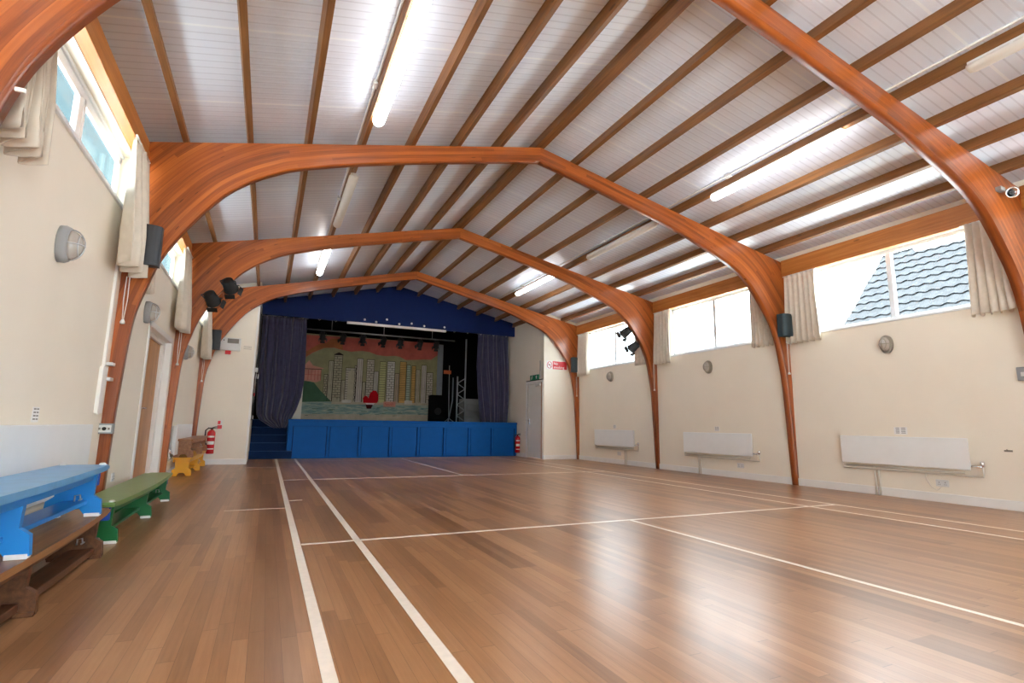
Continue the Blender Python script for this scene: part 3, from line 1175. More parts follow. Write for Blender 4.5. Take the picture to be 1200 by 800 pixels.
# ------------------------------------------------------------------ radiators
def radiator(side, y0, y1, z0, z1, label, pipe_y=None):
    xw = XR if side == 'R' else XL
    s = -1 if side == 'R' else 1
    X = lambda d_: xw + s * d_
    lo = lambda a, c: (min(X(a), X(c)), max(X(a), X(c)))
    t = thing('wall_radiator', (xw, (y0 + y1) / 2, z0), label, 'radiator', 'panel radiators')
    b = MB()
    b.box(*lo(.085, .105), y0, y1, z0, z1, bev=.006)
    b.box(*lo(.05, .086), y0 + .03, y1 - .03, z0 + .02, z1 - .02)
    b.build('panel', 'radiator', t)
    c = MB()
    for yy in (y0 + .2, y1 - .2):
        c.box(*lo(0, .06), yy - .015, yy + .015, z0 + .03, z1 - .03)
    split_build(c, 'bracket', 'light_plastic', t)
    p = MB()
    zp = z0 - .075
    if pipe_y is None:
        pipe_y = y1 - .42
    p.tube([(X(.045), y0 - .10, z0 + .05), (X(.045), y0 - .10, zp), (X(.045), y1 + .02, zp), (X(.045), y1 + .02, z0 + .03)], .0115, 8)
    p.tube([(X(.03), pipe_y, zp + .035), (X(.03), pipe_y, .0)], .0115, 8)
    p.tube([(X(.03), pipe_y - .055, zp), (X(.03), pipe_y - .055, .0)], .0115, 8)
    p.tube([(X(.03), y0 + .1, zp + .035), (X(.03), y1 - .02, zp + .035)], .0115, 8)
    split_build(p, 'pipework', 'pipe', t)
    v = MB()
    v.lathe([(.012, 0), (.02, .01), (.022, .055), (.015, .07), (0, .07)], (X(.045), y0 - .10, z0 + .04), 'Z', 12)
    v.tube([(X(.06), y0 - .10, z0 + .045), (X(.06), y0 + .02, z0 + .045)], .011, 8)
    v.build('valve', 'chrome', t)
    return t


radiator('R', 3.66, 5.27, .435, .825, 'white panel radiator on the right wall nearest the viewer', 4.85)
radiator('R', 6.90, 8.62, .415, .82, 'white panel radiator on the right wall below the middle window', 8.28)
radiator('R', 10.28, 11.93, .435, .835, 'white panel radiator on the right wall below the farthest window', 10.72)
radiator('L', 3.20, 5.42, .36, .865, 'white panel radiator low on the left wall behind the blue bench', 4.9)
radiator('L', 10.0, 11.9, .36, .85, 'white panel radiator on the left wall behind the yellow bench', 11.4)


def notice(xw, s, y, z, w, h, label):
    b = MB()
    x0, x1 = min(xw, xw + s * .003), max(xw, xw + s * .003)
    b.box(x0, x1, y - w / 2, y + w / 2, z, z + h)
    t = b.build('paper_notice', 'whitesign')
    tag(t, label, 'notice', 'small notices above the radiators')
    p = MB()
    xa, xb = min(xw + s * .003, xw + s * .0045), max(xw + s * .003, xw + s * .0045)
    for k in range(4):
        zz = z + h * (.16 + .22 * k)
        p.box(xa, xb, y - w * .38, y - w * .05, zz, zz + h * .09)
        p.box(xa, xb, y + w * .08, y + w * .36, zz, zz + h * .09)
    split_build(p, 'print', 'greyink', t)


notice(XR, -1, 4.47, .855, .17, .1, 'small printed notice above the nearest right radiator')
notice(XR, -1, 7.79, .85, .12, .09, 'small printed notice above the middle right radiator')
notice(XR, -1, 11.16, .865, .12, .09, 'small printed notice above the farthest right radiator')
notice(XL, 1, 4.52, .88, .11, .1, 'small printed notice on the left wall above the radiator')


def socket(xw, s, y, z, label, plug=False, w=.146, h=.086):
    x0, x1 = min(xw, xw + s * .012), max(xw, xw + s * .012)
    t = thing('power_socket', (xw, y, z), label, 'socket', 'power sockets')
    MB().box(x0, x1, y - w / 2, y + w / 2, z, z + h, bev=.004).build('face_plate', 'light_plastic', t)
    b = MB()
    xa, xb = min(xw + s * .012, xw + s * .0135), max(xw + s * .012, xw + s * .0135)
    for dy in (-.035, .035):
        b.box(xa, xb, y + dy - .004, y + dy + .004, z + .045, z + .058)
        b.box(xa, xb, y + dy - .013, y + dy - .007, z + .02, z + .03)
        b.box(xa, xb, y + dy + .007, y + dy + .013, z + .02, z + .03)
    split_build(b, 'slot', 'greyink', t)
    if plug:
        c = MB()
        c.tube([(xw + s * .02, y + .01, z), (xw + s * .03, y + .05, z - .05), (xw + s * .025, y + .12, z - .02), (xw + s * .02, y + .17, z + .07), (xw + s * .03, y + .17, z + .16)], .006, 8)
        c.build('lead', 'cord', t)


socket(XR, -1, 4.03, .20, 'double power socket with a lead below the nearest right radiator', True)
socket(XR, -1, 7.26, .19, 'power socket below the middle right radiator')
socket(XR, -1, 10.98, .21, 'power socket below the farthest right radiator')
socket(XL, 1, 6.75, .28, 'small white socket low on the left wall above the green bench', False, .086)

# light-switch box and small hook at the right picture edge
t = thing('switch_box', (XR, 3.07, 1.50), 'grey switch box on the right wall at the picture edge', 'switch')
MB().box(XR - .05, XR, 2.98, 3.12, 1.50, 1.66, bev=.008).build('case', 'grey_plastic', t)
MB().box(XR - .058, XR - .05, 3.02, 3.08, 1.55, 1.60, bev=.003).build('rocker', 'light_plastic', t)
t = thing('wall_hook', (XR, 3.31, .67), 'small metal hook plate on the right wall beyond the nearest radiator', 'hook')
MB().box(XR - .006, XR, 3.27, 3.35, .675, .695, bev=.002).build('plate', 'brass_grey', t)
MB().tube([(XR - .004, 3.31, .69), (XR - .03, 3.31, .685), (XR - .035, 3.31, .705)], .005, 6).build('hook', 'brass_grey', t)

# control box on the left leg of the large arch
t = thing('control_box', (-1.352, 6.09, .775), 'grey control box with a round knob on the left leg of the large arch', 'control box')
MB().box(-1.425, -1.29, 6.035, 6.09, .775, .87, bev=.006).build('case', 'grey_plastic', t)
MB().box(-1.41, -1.305, 6.031, 6.036, .79, .855, bev=.002).build('face_plate', 'light_plastic', t)
MB().lathe([(.016, 0), (.016, .012), (.01, .018), (0, .018)], (-1.357, 6.031, .822), '-Y', 14).build('knob', 'ink', t)
split_build(MB().box(-1.40, -1.385, 6.027, 6.032, .812, .832).box(-1.33, -1.315, 6.027, 6.032, .812, .832), 'button', 'greyink', t)

# white conduit with clips on left wall before the large arch
t = thing('wall_conduit', (XL, 5.93, .2), 'white cable conduit with clips running down the left wall beside the large arch', 'conduit')
MB().box(XL, XL + .022, 5.86, 5.90, .95, 3.4, bev=.003).box(XL, XL + .03, 5.80, 5.95, .96, 1.38, bev=.004).build('trunking', 'white', t)
c = MB()
for z in (1.40, 1.26):
    c.box(XL + .005, XL + .06, 5.94, 6.05, z, z + .03, bev=.004)
split_build(c, 'clip', 'light_plastic', t)

# ------------------------------------------------------------------ spotlights
def spotlight(loc, aim, label, hang=(0, 0, .12), r=.1, l=.24, group='stage spotlights', n=16):
    p = Vector(loc)
    t = thing('stage_spotlight', loc, label, 'spotlight', group)
    d_ = Vector(aim).normalized()
    q = d_.to_track_quat('Z', 'Y').to_matrix().to_4x4()
    m = Matrix.Translation(p) @ q
    tb = MB()
    tb.lathe([(r * .5, -l * .5), (r * .85, -l * .46), (r * .9, -l * .1), (r, -l * .05), (r, l * .35), (r * 1.12, l * .36), (r * 1.12, l * .42), (r * .9, l * .42), (r * .85, l * .2), (0, l * .2)], (0, 0, 0), 'Z', n)
    tb.bm.transform(m)
    tb.build('lamp_body', 'rubber', t)
    side = (q @ Vector((1, 0, 0)))
    up = p + Vector(hang)
    y = MB()
    y.tube([p + side * r * 1.05, p + side * r * 1.2 + Vector(hang) * .6, up, p - side * r * 1.2 + Vector(hang) * .6, p - side * r * 1.05], .009, 6)
    y.build('yoke', 'dark_plastic', t)
    bd = MB()
    for a in (0, PI / 2, PI, 3 * PI / 2):
        c_, s_ = math.cos(a), math.sin(a)
        v = [Vector((c_ * r * 1.1 - s_ * r * .8, s_ * r * 1.1 + c_ * r * .8, l * .42)), Vector((c_ * r * 1.1 + s_ * r * .8, s_ * r * 1.1 - c_ * r * .8, l * .42)),
             Vector((c_ * r * 1.45 + s_ * r * .8, s_ * r * 1.45 - c_ * r * .8, l * .68)), Vector((c_ * r * 1.45 - s_ * r * .8, s_ * r * 1.45 + c_ * r * .8, l * .68))]
        o2 = Vector((c_, s_, 0)) * .004
        A = [bd.bm.verts.new(m @ w) for w in v]
        B = [bd.bm.verts.new(m @ (w + o2)) for w in v]
        bd._tag([bd.bm.faces.new(A), bd.bm.faces.new(B[::-1])] + [bd.bm.faces.new((A[i], A[(i + 1) % 4], B[(i + 1) % 4], B[i])) for i in range(4)])
    split_build(bd, 'barn_door', 'ink', t)
    return t


spotlight((-.95, 9.40, 2.83), (.3, .8, -.5), 'lower black spotlight on the left haunch of the middle arch', (-.08, .06, .10), .1, .23)
spotlight((-.72, 9.40, 3.07), (.3, .8, -.5), 'upper black spotlight on the left haunch of the middle arch', (-.06, .06, .13), .1, .23)
spotlight((7.28, 9.66, 3.04), (-.3, .8, -.5), 'upper black spotlight on the right haunch of the middle arch', (.06, -.02, .13), .1, .23)
spotlight((7.49, 9.66, 2.72), (-.3, .8, -.5), 'lower black spotlight on the right haunch of the middle arch', (.08, -.02, .10), .1, .23)

t = thing('floodlight', (7.44, 2.85, 3.60), 'small round chrome floodlight with bracket on the nearest arch at upper right', 'floodlight')
fm = Matrix.Translation((7.50, 2.76, 3.60)) @ Vector((-.75, -.65, -.25)).normalized().to_track_quat('Z', 'Y').to_matrix().to_4x4()
b = MB().lathe([(.02, -.09), (.035, -.08), (.045, -.03), (.06, .0), (.064, .012), (.056, .016), (.045, .004), (.02, -.012), (0, -.012)], (0, 0, 0), 'Z', 20)
b.bm.transform(fm)
b.build('reflector', 'chrome', t)
b = MB().lathe([(.022, -.008), (.022, .008), (.014, .016), (0, .016)], (0, 0, 0), 'Z', 14)
b.bm.transform(fm)
b.build('bulb', 'dark_plastic', t)
b = MB().box(7.36, 7.46, 2.795, 2.85, 3.62, 3.67, bev=.005).tube([(7.45, 2.82, 3.645), (7.54, 2.80, 3.65), (7.53, 2.80, 3.60)], .012, 8)
split_build(b, 'bracket', 'grey_plastic', t)

# small white clip near the lower edge of the nearest arch (left)
b = MB().box(-1.125, -1.085, 2.836, 2.85, 2.325, 2.345, bev=.004)
tag(b.build('cable_clip', 'whitesign'), 'white cable clip on the nearest arch at the left picture edge', 'clip')


# ------------------------------------------------------------------ gym benches
def bench(loc, L, mats, label, parts_up='Y', h=.315, w=.27, trestles=3, bow=.045, straps=False, bumpers=True):
    X, Y, Z = loc
    mb_, mtop, mrail = mats
    t = thing('gym_bench', loc, label, 'bench', 'gym benches')
    # plank, bowed on the long edges
    b = MB()
    n = 24
    front, back = [], []
    for i in range(n + 1):
        u = -1 + 2 * i / n
        e = bow * (1 - u * u)
        y = Y + u * L / 2
        front.append((X + w / 2 + e, y))
        back.append((X - w / 2 + e * .15, y))
    poly = front + back[::-1]
    b.prism(poly, 'XY', Z + h - .034, Z + h)
    bmesh.ops.bevel(b.bm, geom=[e for e in b.bm.edges if abs(e.verts[0].co.z - e.verts[1].co.z) < 1e-5], offset=.009, segments=2, affect='EDGES')
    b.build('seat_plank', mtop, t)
    # apron under the plank
    a = MB()
    for dx, k in ((w / 2 - .05, 1), (-w / 2 + .03, .15)):
        pl = []
        for i in range(n + 1):
            u = (-1 + 2 * i / n) * .93
            pl.append((X + dx + bow * (1 - u * u) * k * .9, Y + u * L / 2))
        a.prism(pl + [(p[0] - .022, p[1]) for p in pl[::-1]], 'XY', Z + h - .085, Z + h - .033)
    split_build(a, 'apron', mb_, t)
    r = MB()
    if mb_ == 'bench_brown':
        r.box(X - .03, X + .105, Y - L / 2 + .13, Y + L / 2 - .13, Z + .025, Z + .065, bev=.006)
    else:
        r.box(X - .055, X + .075, Y - L / 2 + .13, Y + L / 2 - .13, Z + .075, Z + .10, bev=.006)
    r.build('lower_rail', mrail, t)
    ys = [Y - L / 2 + .14 + (L - .28) * i / (trestles - 1) for i in range(trestles)]
    for i, yy in enumerate(ys):
        hw, bw = w / 2 - .025, w / 2 + .012
        c = bow * (1 - ((yy - Y) / (L / 2)) ** 2) * .5
        sh = .13
        poly = [(-bw, .012), (-bw + .085, .012), (-.035, .05), (.035, .05), (bw - .085, .012), (bw, .012), (bw - .008, sh - .03), (hw - .012, sh), (hw - .005, h - .034), (-hw + .005, h - .034), (-hw + .012, sh), (-bw + .008, sh - .03)]
        g = MB()
        g.prism([(X + c + p[0], Z + p[1]) for p in poly], 'XZ', yy - .018, yy + .018)
        lg = g.build('trestle', mb_, t)
        f = MB()
        for sx in (-1, 1):
            f.box(X + c + sx * (bw - .045) - .04, X + c + sx * (bw - .045) + .04, yy - .024, yy + .024, Z, Z + .022, bev=.003)
        split_build(f, 'rubber_foot' if bumpers else 'foot_block', 'whitesign' if bumpers else mb_, lg)
    k = MB()
    for u in (-1, 1) if bumpers else ():
        for sx in (-1, 1):
            k.lathe([(.018, 0), (.02, .008), (.012, .014), (0, .014)], (X + sx * (w / 2 - .03), Y + u * (L / 2 - .045), Z + h - .001), 'Z', 10)
    split_build(k, 'bumper', 'whitesign', t)
    hk = MB()
    for yy in (ys[0] + .06, ys[-1] - .06, ys[1] + .06):
        hk.tube([(X + .02, yy, Z + .10), (X + .02, yy, Z + .135), (X + .045, yy, Z + .14), (X + .05, yy, Z + .11)], .005, 6)
        hk.tube([(X + .05, yy - .03, Z + .11), (X + .05, yy + .03, Z + .11)], .005, 6)
    split_build(hk, 'hook', 'steel', t)
    if straps:
        s = MB()
        for u in (-1, 1):
            s.box(X + w / 2 - .10, X + w / 2 - .035, Y + u * (L / 2 - .055) - .02, Y + u * (L / 2 - .055) + .02, Z + h - .13, Z + h - .034, bev=.004)
        split_build(s, 'strap', 'bluecap', t)
    return t


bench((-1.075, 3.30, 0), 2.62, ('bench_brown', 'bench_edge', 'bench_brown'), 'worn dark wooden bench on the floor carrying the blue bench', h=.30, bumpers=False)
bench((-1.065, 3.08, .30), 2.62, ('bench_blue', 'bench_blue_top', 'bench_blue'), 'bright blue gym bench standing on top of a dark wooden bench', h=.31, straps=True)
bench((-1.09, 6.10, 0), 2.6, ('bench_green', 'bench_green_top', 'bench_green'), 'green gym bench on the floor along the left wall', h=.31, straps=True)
bench((-1.235, 11.55, 0), 2.45, ('bench_yellow', 'bench_yellow', 'bench_yellow'), 'yellow gym bench on the floor under a brown bench', h=.31, bumpers=False)
bench((-1.22, 11.45, .31), 2.5, ('bench_tan', 'bench_tan', 'bench_tan'), 'brown wooden bench stacked on the yellow bench', h=.30, bumpers=False)


# ------------------------------------------------------------------ extinguishers and signs
def extinguisher(x, y, z, h, r, label, wall):
    t = thing('fire_extinguisher', (x, y, z), label, 'fire extinguisher', 'fire extinguishers')
    MB().lathe([(r * .9, 0), (r, .012), (r, h * .74), (r * .93, h * .80), (r * .6, h * .86), (r * .3, h * .88), (r * .3, h * .91), (0, h * .91)], (x, y, z), 'Z', 24).build('cylinder', 'red', t)
    v = MB()
    v.lathe([(r * .34, h * .9), (r * .34, h * .95), (r * .2, h * .96), (0, h * .96)], (x, y, z), 'Z', 12)
    v.tube([(x, y, z + h * .95), (x + .05, y - .02, z + h * .99), (x + .11, y - .03, z + h * 1.0)], .009, 6)
    v.tube([(x, y, z + h * .93), (x + .06, y - .02, z + h * .94), (x + .10, y - .03, z + h * .93)], .008, 6)
    split_build(v, 'valve_lever', 'ink', t)
    hz = MB()
    hz.tube([(x, y, z + h * .93), (x - r * .8, y - .02, z + h * .95), (x - r * 1.5, y - .02, z + h * .86), (x - r * 1.5, y - .02, z + h * .6), (x - r * 1.25, y - .02, z + h * .35)], .012, 8)
    hz.lathe([(.014, 0), (.022, .08), (0, .08)], (x - r * 1.25, y - .02, z + h * .24), 'Z', 10)
    hz.build('hose', 'rubber', t)
    lb = MB()
    for z0, z1 in ((.60, .66), (.34, .46), (.16, .2)):
        pts = []
        R_ = r + .001
        A = [(x + R_ * math.cos(a), y + R_ * math.sin(a)) for a in [PI * (1.18 + .64 * k / 8) for k in range(9)]]
        for p, q in zip(A, A[1:]):
            lb.quad((p[0], p[1], z + h * z0), (q[0], q[1], z + h * z0), (q[0], q[1], z + h * z1), (p[0], p[1], z + h * z1))
    split_build(lb, 'label_band', 'whitesign', t)
    br = MB()
    if wall == 'Y':
        br.box(x - .03, x + .03, y + r - .01, YE, z + h * .55, z + h * .65)
    else:
        br.box(x + r - .01, XD1, y - .03, y + .03, z + h * .55, z + h * .65)
    split_build(br, 'bracket', 'steel', t)


extinguisher(-1.045, YE - .10, .235, .56, .075, 'red fire extinguisher hung on the left end wall beside the benches', 'Y')
extinguisher(XD1 - .085, 14.5, .11, .56, .075, 'red fire extinguisher beside the white door at the right end of the stage', 'X')

t = thing('extinguisher_sign', (-.92, YE, .76), 'small red and white sign above the left fire extinguisher', 'sign')
MB().box(-.965, -.865, YE - .004, YE, .74, .93).build('board', 'whitesign', t)
split_build(MB().box(-.958, -.872, YE - .0055, YE - .004, .75, .83).box(-.958, -.905, YE - .0055, YE - .004, .845, .92), 'red_panel', 'redsign', t)

t = thing('no_smoking_sign', (7.35, YE, 2.50), 'red and white no smoking sign on the right end wall', 'sign')
MB().box(7.03, 7.70, YE - .006, YE, 2.49, 2.735, bev=.002).build('board', 'whitesign', t)
MB().box(7.23, 7.69, YE - .0085, YE - .006, 2.50, 2.725).build('red_panel', 'redsign', t)
b = MB()
text_into(b, 'No', .105, face_neg_y(7.255, YE - .0095, 2.625), .001)
text_into(b, 'smoking', .105, face_neg_y(7.255, YE - .0095, 2.525), .001)
split_build(b, 'lettering', 'whitesign', t)
b = MB()
ring = [(7.13 + .075 * math.cos(2 * PI * k / 28), YE - .008, 2.613 + .09 * math.sin(2 * PI * k / 28)) for k in range(28)]
b.tube(ring, .0075, 6, closed=True)
b.tube([(7.08, YE - .008, 2.675), (7.18, YE - .008, 2.55)], .0075, 6)
b.build('prohibition_ring', 'redsign', t)
b = MB().box(7.085, 7.155, YE - .0072, YE - .006, 2.605, 2.62).tube([(7.16, YE - .007, 2.62), (7.172, YE - .007, 2.64), (7.165, YE - .007, 2.655)], .003, 5)
split_build(b, 'cigarette', 'ink', t)

# exit sign over the white door
t = thing('exit_sign', (XD1, 13.55, 2.20), 'green emergency exit sign over the white door', 'sign')
x0 = XD1 - .03
MB().box(x0, XD1 - .001, 13.06, 14.06, 2.195, 2.215).build('bar', 'ink', t)
b = MB().box(x0 - .004, XD1 - .001, 13.28, 13.52, 2.217, 2.36, bev=.003).box(x0 - .004, XD1 - .001, 13.56, 13.80, 2.217, 2.36, bev=.003)
split_build(b, 'green_panel', 'green_sign', t)
b = MB()
xs0, xs1 = x0 - .0065, x0 - .0042
# running figure on the far panel, arrow on the near panel
yc, zc = 13.68, 2.29
b.prism([(yc - .02 + .02 * math.cos(a), zc + .04 + .016 * math.sin(a)) for a in [2 * PI * k / 10 for k in range(10)]], 'YZ', xs0, xs1)
b.prism([(yc - .01, zc + .025), (yc + .03, zc + .02), (yc + .035, zc - .02), (yc + .01, zc - .02)], 'YZ', xs0, xs1)
b.prism([(yc + .01, zc - .02), (yc + .035, zc - .02), (yc + .06, zc - .055), (yc + .042, zc - .06)], 'YZ', xs0, xs1)
b.prism([(yc - .0, zc - .02), (yc + .018, zc - .02), (yc - .02, zc - .045), (yc - .05, zc - .05)], 'YZ', xs0, xs1)
b.prism([(yc - .05, zc + .0), (yc - .01, zc + .022), (yc, zc + .008), (yc - .045, zc - .01)], 'YZ', xs0, xs1)
b.prism([(13.40, zc + .05), (13.45, zc), (13.42, zc), (13.42, zc - .05), (13.38, zc - .05), (13.38, zc), (13.35, zc)], 'YZ', xs0, xs1)
split_build(b, 'pictogram', 'whitesign', t)
b = MB().box(XD1 - .012, XD1, 13.20, 13.235, 2.26, 2.75, bev=.003)
tag(b.build('wall_trunking', 'grey_plastic'), 'short grey cable trunking above the white door', 'conduit')

# heating controller on the left end wall
t = thing('heating_controller', (-.86, YE, 2.43), 'pale heating controller with a small screen on the left end wall', 'controller')
MB().box(-1.07, -.66, YE - .09, YE, 2.44, 2.72, bev=.012).build('case', 'light_plastic', t)
MB().box(-.92, -.70, YE - .094, YE - .088, 2.60, 2.70, bev=.002).build('screen', 'greyink', t)
MB().box(-.95, -.84, YE - .06, YE - .004, 2.36, 2.44, bev=.006).build('cable_gland', 'redsign', t)
MB().lathe([(.012, 0), (.012, .01), (0, .014)], (-.99, YE - .09, 2.66), '-Y', 10).build('knob', 'ink', t)
b = MB().box(-.62, -.40, YE - .003, YE, 2.47, 2.60)
o = tag(b.build('paper_notice', 'wall'), 'faint paper notice beside the heating controller', 'notice')
b = MB()
for k in range(3):
    b.box(-.60, -.44, YE - .0042, YE - .003, 2.50 + .03 * k, 2.506 + .03 * k)
split_build(b, 'print', 'greyink', o)

# bundle of cables down the left stage corner
t = thing('cable_bundle', (XD0 + .03, YE + .2, 1.0), 'black cables and white connector boxes down the left stage corner', 'cables')
b = MB()
for k, (dx, dy) in enumerate(((.03, .25), (.055, .4), (.04, .6))):
    b.tube([(XD0 + dx + .012 * math.sin(z * 3 + k), YE + dy + .02 * math.sin(z * 2.2 + k), z) for z in [.95 + .13 * i for i in range(21)]], .012, 6)
split_build(b, 'cable', 'rubber', t)
b = MB().box(XD0, XD0 + .07, YE + .2, YE + .32, 2.02, 2.12, bev=.01).box(XD0, XD0 + .09, YE + .5, YE + .62, 1.9, 2.0, bev=.01).box(XD0, XD0 + .06, YE + .3, YE + .4, .97, 1.05, bev=.01)
split_build(b, 'connector', 'light_plastic', t)
b = MB().box(XD0, XD0 + .05, YE + .25, YE + .33, 1.48, 1.55, bev=.006)
b.build('red_tag', 'redsign', t)

# ================================================================== THE STAGE
SXA, SXB = 0.53, XD1 - .002
t = thing('stage', ((SXA + SXB) / 2, YF, 0), 'raised stage with a blue panelled front at the end of the hall', 'stage')
b = MB().box(SXA, SXB, YF + .02, YP + .21, .90, ZS - .02)
b.box(SX0, SX1, YP + .95 + .25, SY1, .90, ZS - .02)
b.box(SXA, SX1, YP + .21, YP + 1.2, .90, ZS - .02)
b.build('deck', 'stagefloor', t)
MB().box(SXA - .028, SXB, YF + .02, YF + .04, 0, ZS - .06).build('backing_board', 'navy', t)  # added behind the panel gaps to stop light from under the stage
MB().box(SXA - .04, SXB, YF - .045, YF + .05, ZS - .055, ZS, bev=.01).build('nosing', 'blue', t)
MB().box(SXA - .03, SXB, YF - .02, YF + .02, ZS - .175, ZS - .05, bev=.004).build('top_rail', 'blue', t)
b = MB().box(SXA - .03, SXB, YF - .004, YF + .02, .0, .03)
b.build('bottom_rail', 'blue', t)
# front boarding: panels between stiles
edges = [0.53, 0.72, 1.50, 2.24, 2.36, 3.06, 3.14, 3.86, 3.94, 4.64, 4.72, 5.40, 5.52, 6.16, 6.955]
edges = [SXA - .03, .62, 1.52, 2.33, 3.15, 3.93, 4.70, 5.45, 6.18, SXB]
for a, c in zip(edges, edges[1:]):
    wd = c - a
    if wd < .2:
        MB().box(a + .003, c - .003, YF - .018, YF + .02, .03, ZS - .176, bev=.004).build('front_panel', 'blue', t)
        continue
    p = MB().box(a + .016, c - .084, YF + .004, YF + .02, .03, ZS - .18, bev=.004).build('front_panel', 'blue', t)
    MB().box(c - .066, c - .002, YF - .024, YF + .02, .03, ZS - .176, bev=.004).build('stile', 'blue', t)
MB().box(SXA - .03, SXA, YF + .021, YP + 1.2, 0, ZS - .056, bev=.003).build('end_panel', 'blue', t)

# stairs on the left
t = thing('stage_stairs', (.08, YF, 0), 'dark blue stairs climbing to the left side of the stage', 'stairs')
for k in range(5):
    z1 = (k + 1) * (ZS - .02) / 5
    y0 = YF - .06 + k * .27
    xb = SXA + .10 if k == 0 else SXA - .034
    if k == 0:
        b = MB().box(XD0 + .002, xb, y0, YF - .05, 0, z1, bev=.008).box(XD0 + .002, SXA - .034, YF - .049, y0 + .27, 0, z1)
    else:
        b = MB().box(XD0 + .002, xb, y0 + (.001), y0 + .269 if k < 4 else YP + 1.2, 0, z1, bev=.008)
    b.build('step', 'stair', t)
    MB().box(XD0 + .004, xb - .004, y0 - .012, y0 + .03, z1 - .012, z1 + .006, bev=.004).build('step_nosing', 'stair_edge', t)

# proscenium fascia with its gable top
FZ = 3.70
t = thing('proscenium_fascia', (XA, YP, FZ), 'dark blue gabled fascia board above the stage opening', 'fascia')
pts = [(XD0, FZ), (XD1, FZ), (XD1, zroof(XD1) - .002), (XA, zroof(XA) - .002), (XD0, zroof(XD0) - .002)]
MB().prism(pts, 'XZ', YP, YP + .09).build('board', 'navy', t)
b = MB()
for i in range(16):
    x = .2 + i * .43
    b.tube([(x, YP + .05, FZ), (x + .02, YP + .05, FZ - .03), (x + .05, YP + .05, FZ)], .006, 6)
split_build(b, 'curtain_hook', 'light_plastic', t)
rnd = random.Random(3)
spots = [(2.28, 3.80), (2.60, 3.76), (2.90, 3.86), (3.26, 3.76), (3.62, 3.81), (4.0, 3.77), (4.62, 3.79)]  # small round white dots low on the fascia
for (x, z) in spots:
    o = MB().lathe([(.03, 0), (.032, .006), (.018, .014), (0, .014)], (x, YP, z), '-Y', 12).build('white_dot', 'whitesign')
    o.parent = t
    o.location = -t.location
b = MB().box(1.80, 4.66, YP - .075, YP - .001, FZ - .065, FZ - .0, bev=.008)
tag(b.build('light_batten', 'whitesign'), 'long white batten along the lower edge of the blue fascia', 'batten')


# stage curtains: pleated cloth with a gathered outline
def stage_curtain(outline, yc, label, folds, seed, depth=.09):
    """outline: rows of (z, x_left, x_right)"""
    rnd = random.Random(seed)
    b = MB()
    N = folds * 14
    cut = [0.0]
    for k in range(folds):
        cut.append(cut[-1] + rnd.uniform(.45, 1.7))
    cut = [c_ / cut[-1] for c_ in cut]
    ph = [rnd.uniform(-.6, .6) for _ in range(folds + 2)]
    am = [rnd.uniform(.5, 1.2) for _ in range(folds + 2)]
    rows = []
    # interpolate outline
    zs = []
    for (a, c) in zip(outline, outline[1:]):
        for k in range(6):
            f = k / 6
            zs.append(tuple(p + (q - p) * f for p, q in zip(a, c)))
    zs.append(outline[-1])
    zt, zb = outline[0][0], outline[-1][0]
    for (z, xl, xr) in zs:
        t = (zt - z) / (zt - zb)
        row = []
        for i in range(N + 1):
            u = i / N
            k = next(q for q in range(folds) if u <= cut[q + 1] + 1e-9)
            j = k + (u - cut[k]) / (cut[k + 1] - cut[k])
            y = yc + .018 * math.sin(u * 41 + t * 3) + .012 * math.sin(u * 77 - t * 5) + depth * am[k] * (.4 + .6 * t) * .5 * (math.cos(2 * PI * j) + .3 * math.sin(t * 4 + k))
            row.append(b.bm.verts.new((xl + (xr - xl) * u + .012 * math.sin(2 * PI * j * .5 + t * 4), y, z)))
        rows.append(row)
    fs = []
    for A, B in zip(rows, rows[1:]):
        for i in range(N):
            fs.append(b.bm.faces.new((A[i], A[i + 1], B[i + 1], B[i])))
    b._tag(fs, True)
    xm = (outline[0][1] + outline[0][2]) / 2
    t = thing('stage_curtain', (xm, yc, zb), label, 'curtain', 'stage curtains')
    o = b.build('cloth', 'stagecloth', t)
    md = o.modifiers.new('thickness', 'SOLIDIFY')
    md.thickness = .012
    r = MB().tube([(outline[0][1] - .03, yc, zt + .0), (outline[0][2] + .03, yc, zt + .0)], .014, 8)
    r.build('track', 'steel', t)
    return t


stage_curtain([(3.72, -.31, .78), (2.62, -.31, .80), (2.04, -.31, .81), (1.58, -.29, .77), (1.24, -.27, .68), (1.10, -.25, .62), (.98, -.18, .57), (.87, -.01, .52), (.80, .10, .48), (.765, .20, .45)], 15.23,
              'navy stage curtain gathered at the left of the stage, its hem hanging over the stairs', 8, 5, .13)
stage_curtain([(3.74, 5.80, 6.84), (2.7, 5.78, 6.90), (1.9, 5.86, 6.92), (1.3, 5.93, 6.88), (1.003, 5.97, 6.85)], 15.23,
              'navy stage curtain gathered at the right of the stage', 7, 6, .13)

# painted city backdrop
BY = 18.0


def bx(cx):
    return .95 + (cx - 90) * .004273


def bz(cx, cy):
    return .995 + (735 + (cx - 90) * .014 - cy) * .00412


t = thing('painted_backdrop', (3.1, BY, ZS), 'painted cloth backdrop of a city skyline with a red sailing boat', 'backdrop')
b = MB()
mats = ['bd_sky', 'bd_cloud', 'bd_brown', 'bd_water', 'bd_sand', 'bd_hill', 'bd_line', 'bd_red', 'bd_hull', 'bd_pink', 'bd_teal', 'whitesign'] + ['bd_b%d' % i for i in range(len(BCOL))]
MI = {m: i for i, m in enumerate(mats)}


def paint(m, pts, lvl):
    b.mat(MI[m])
    b.prism([(bx(x), bz(x, y)) for x, y in pts], 'XZ', BY - .0012 * lvl, BY - .0012 * (lvl - 1))


def rect(m, x0, y0, x1, y1, lvl):
    paint(m, [(x0, y0), (x1, y0), (x1, y1), (x0, y1)], lvl)


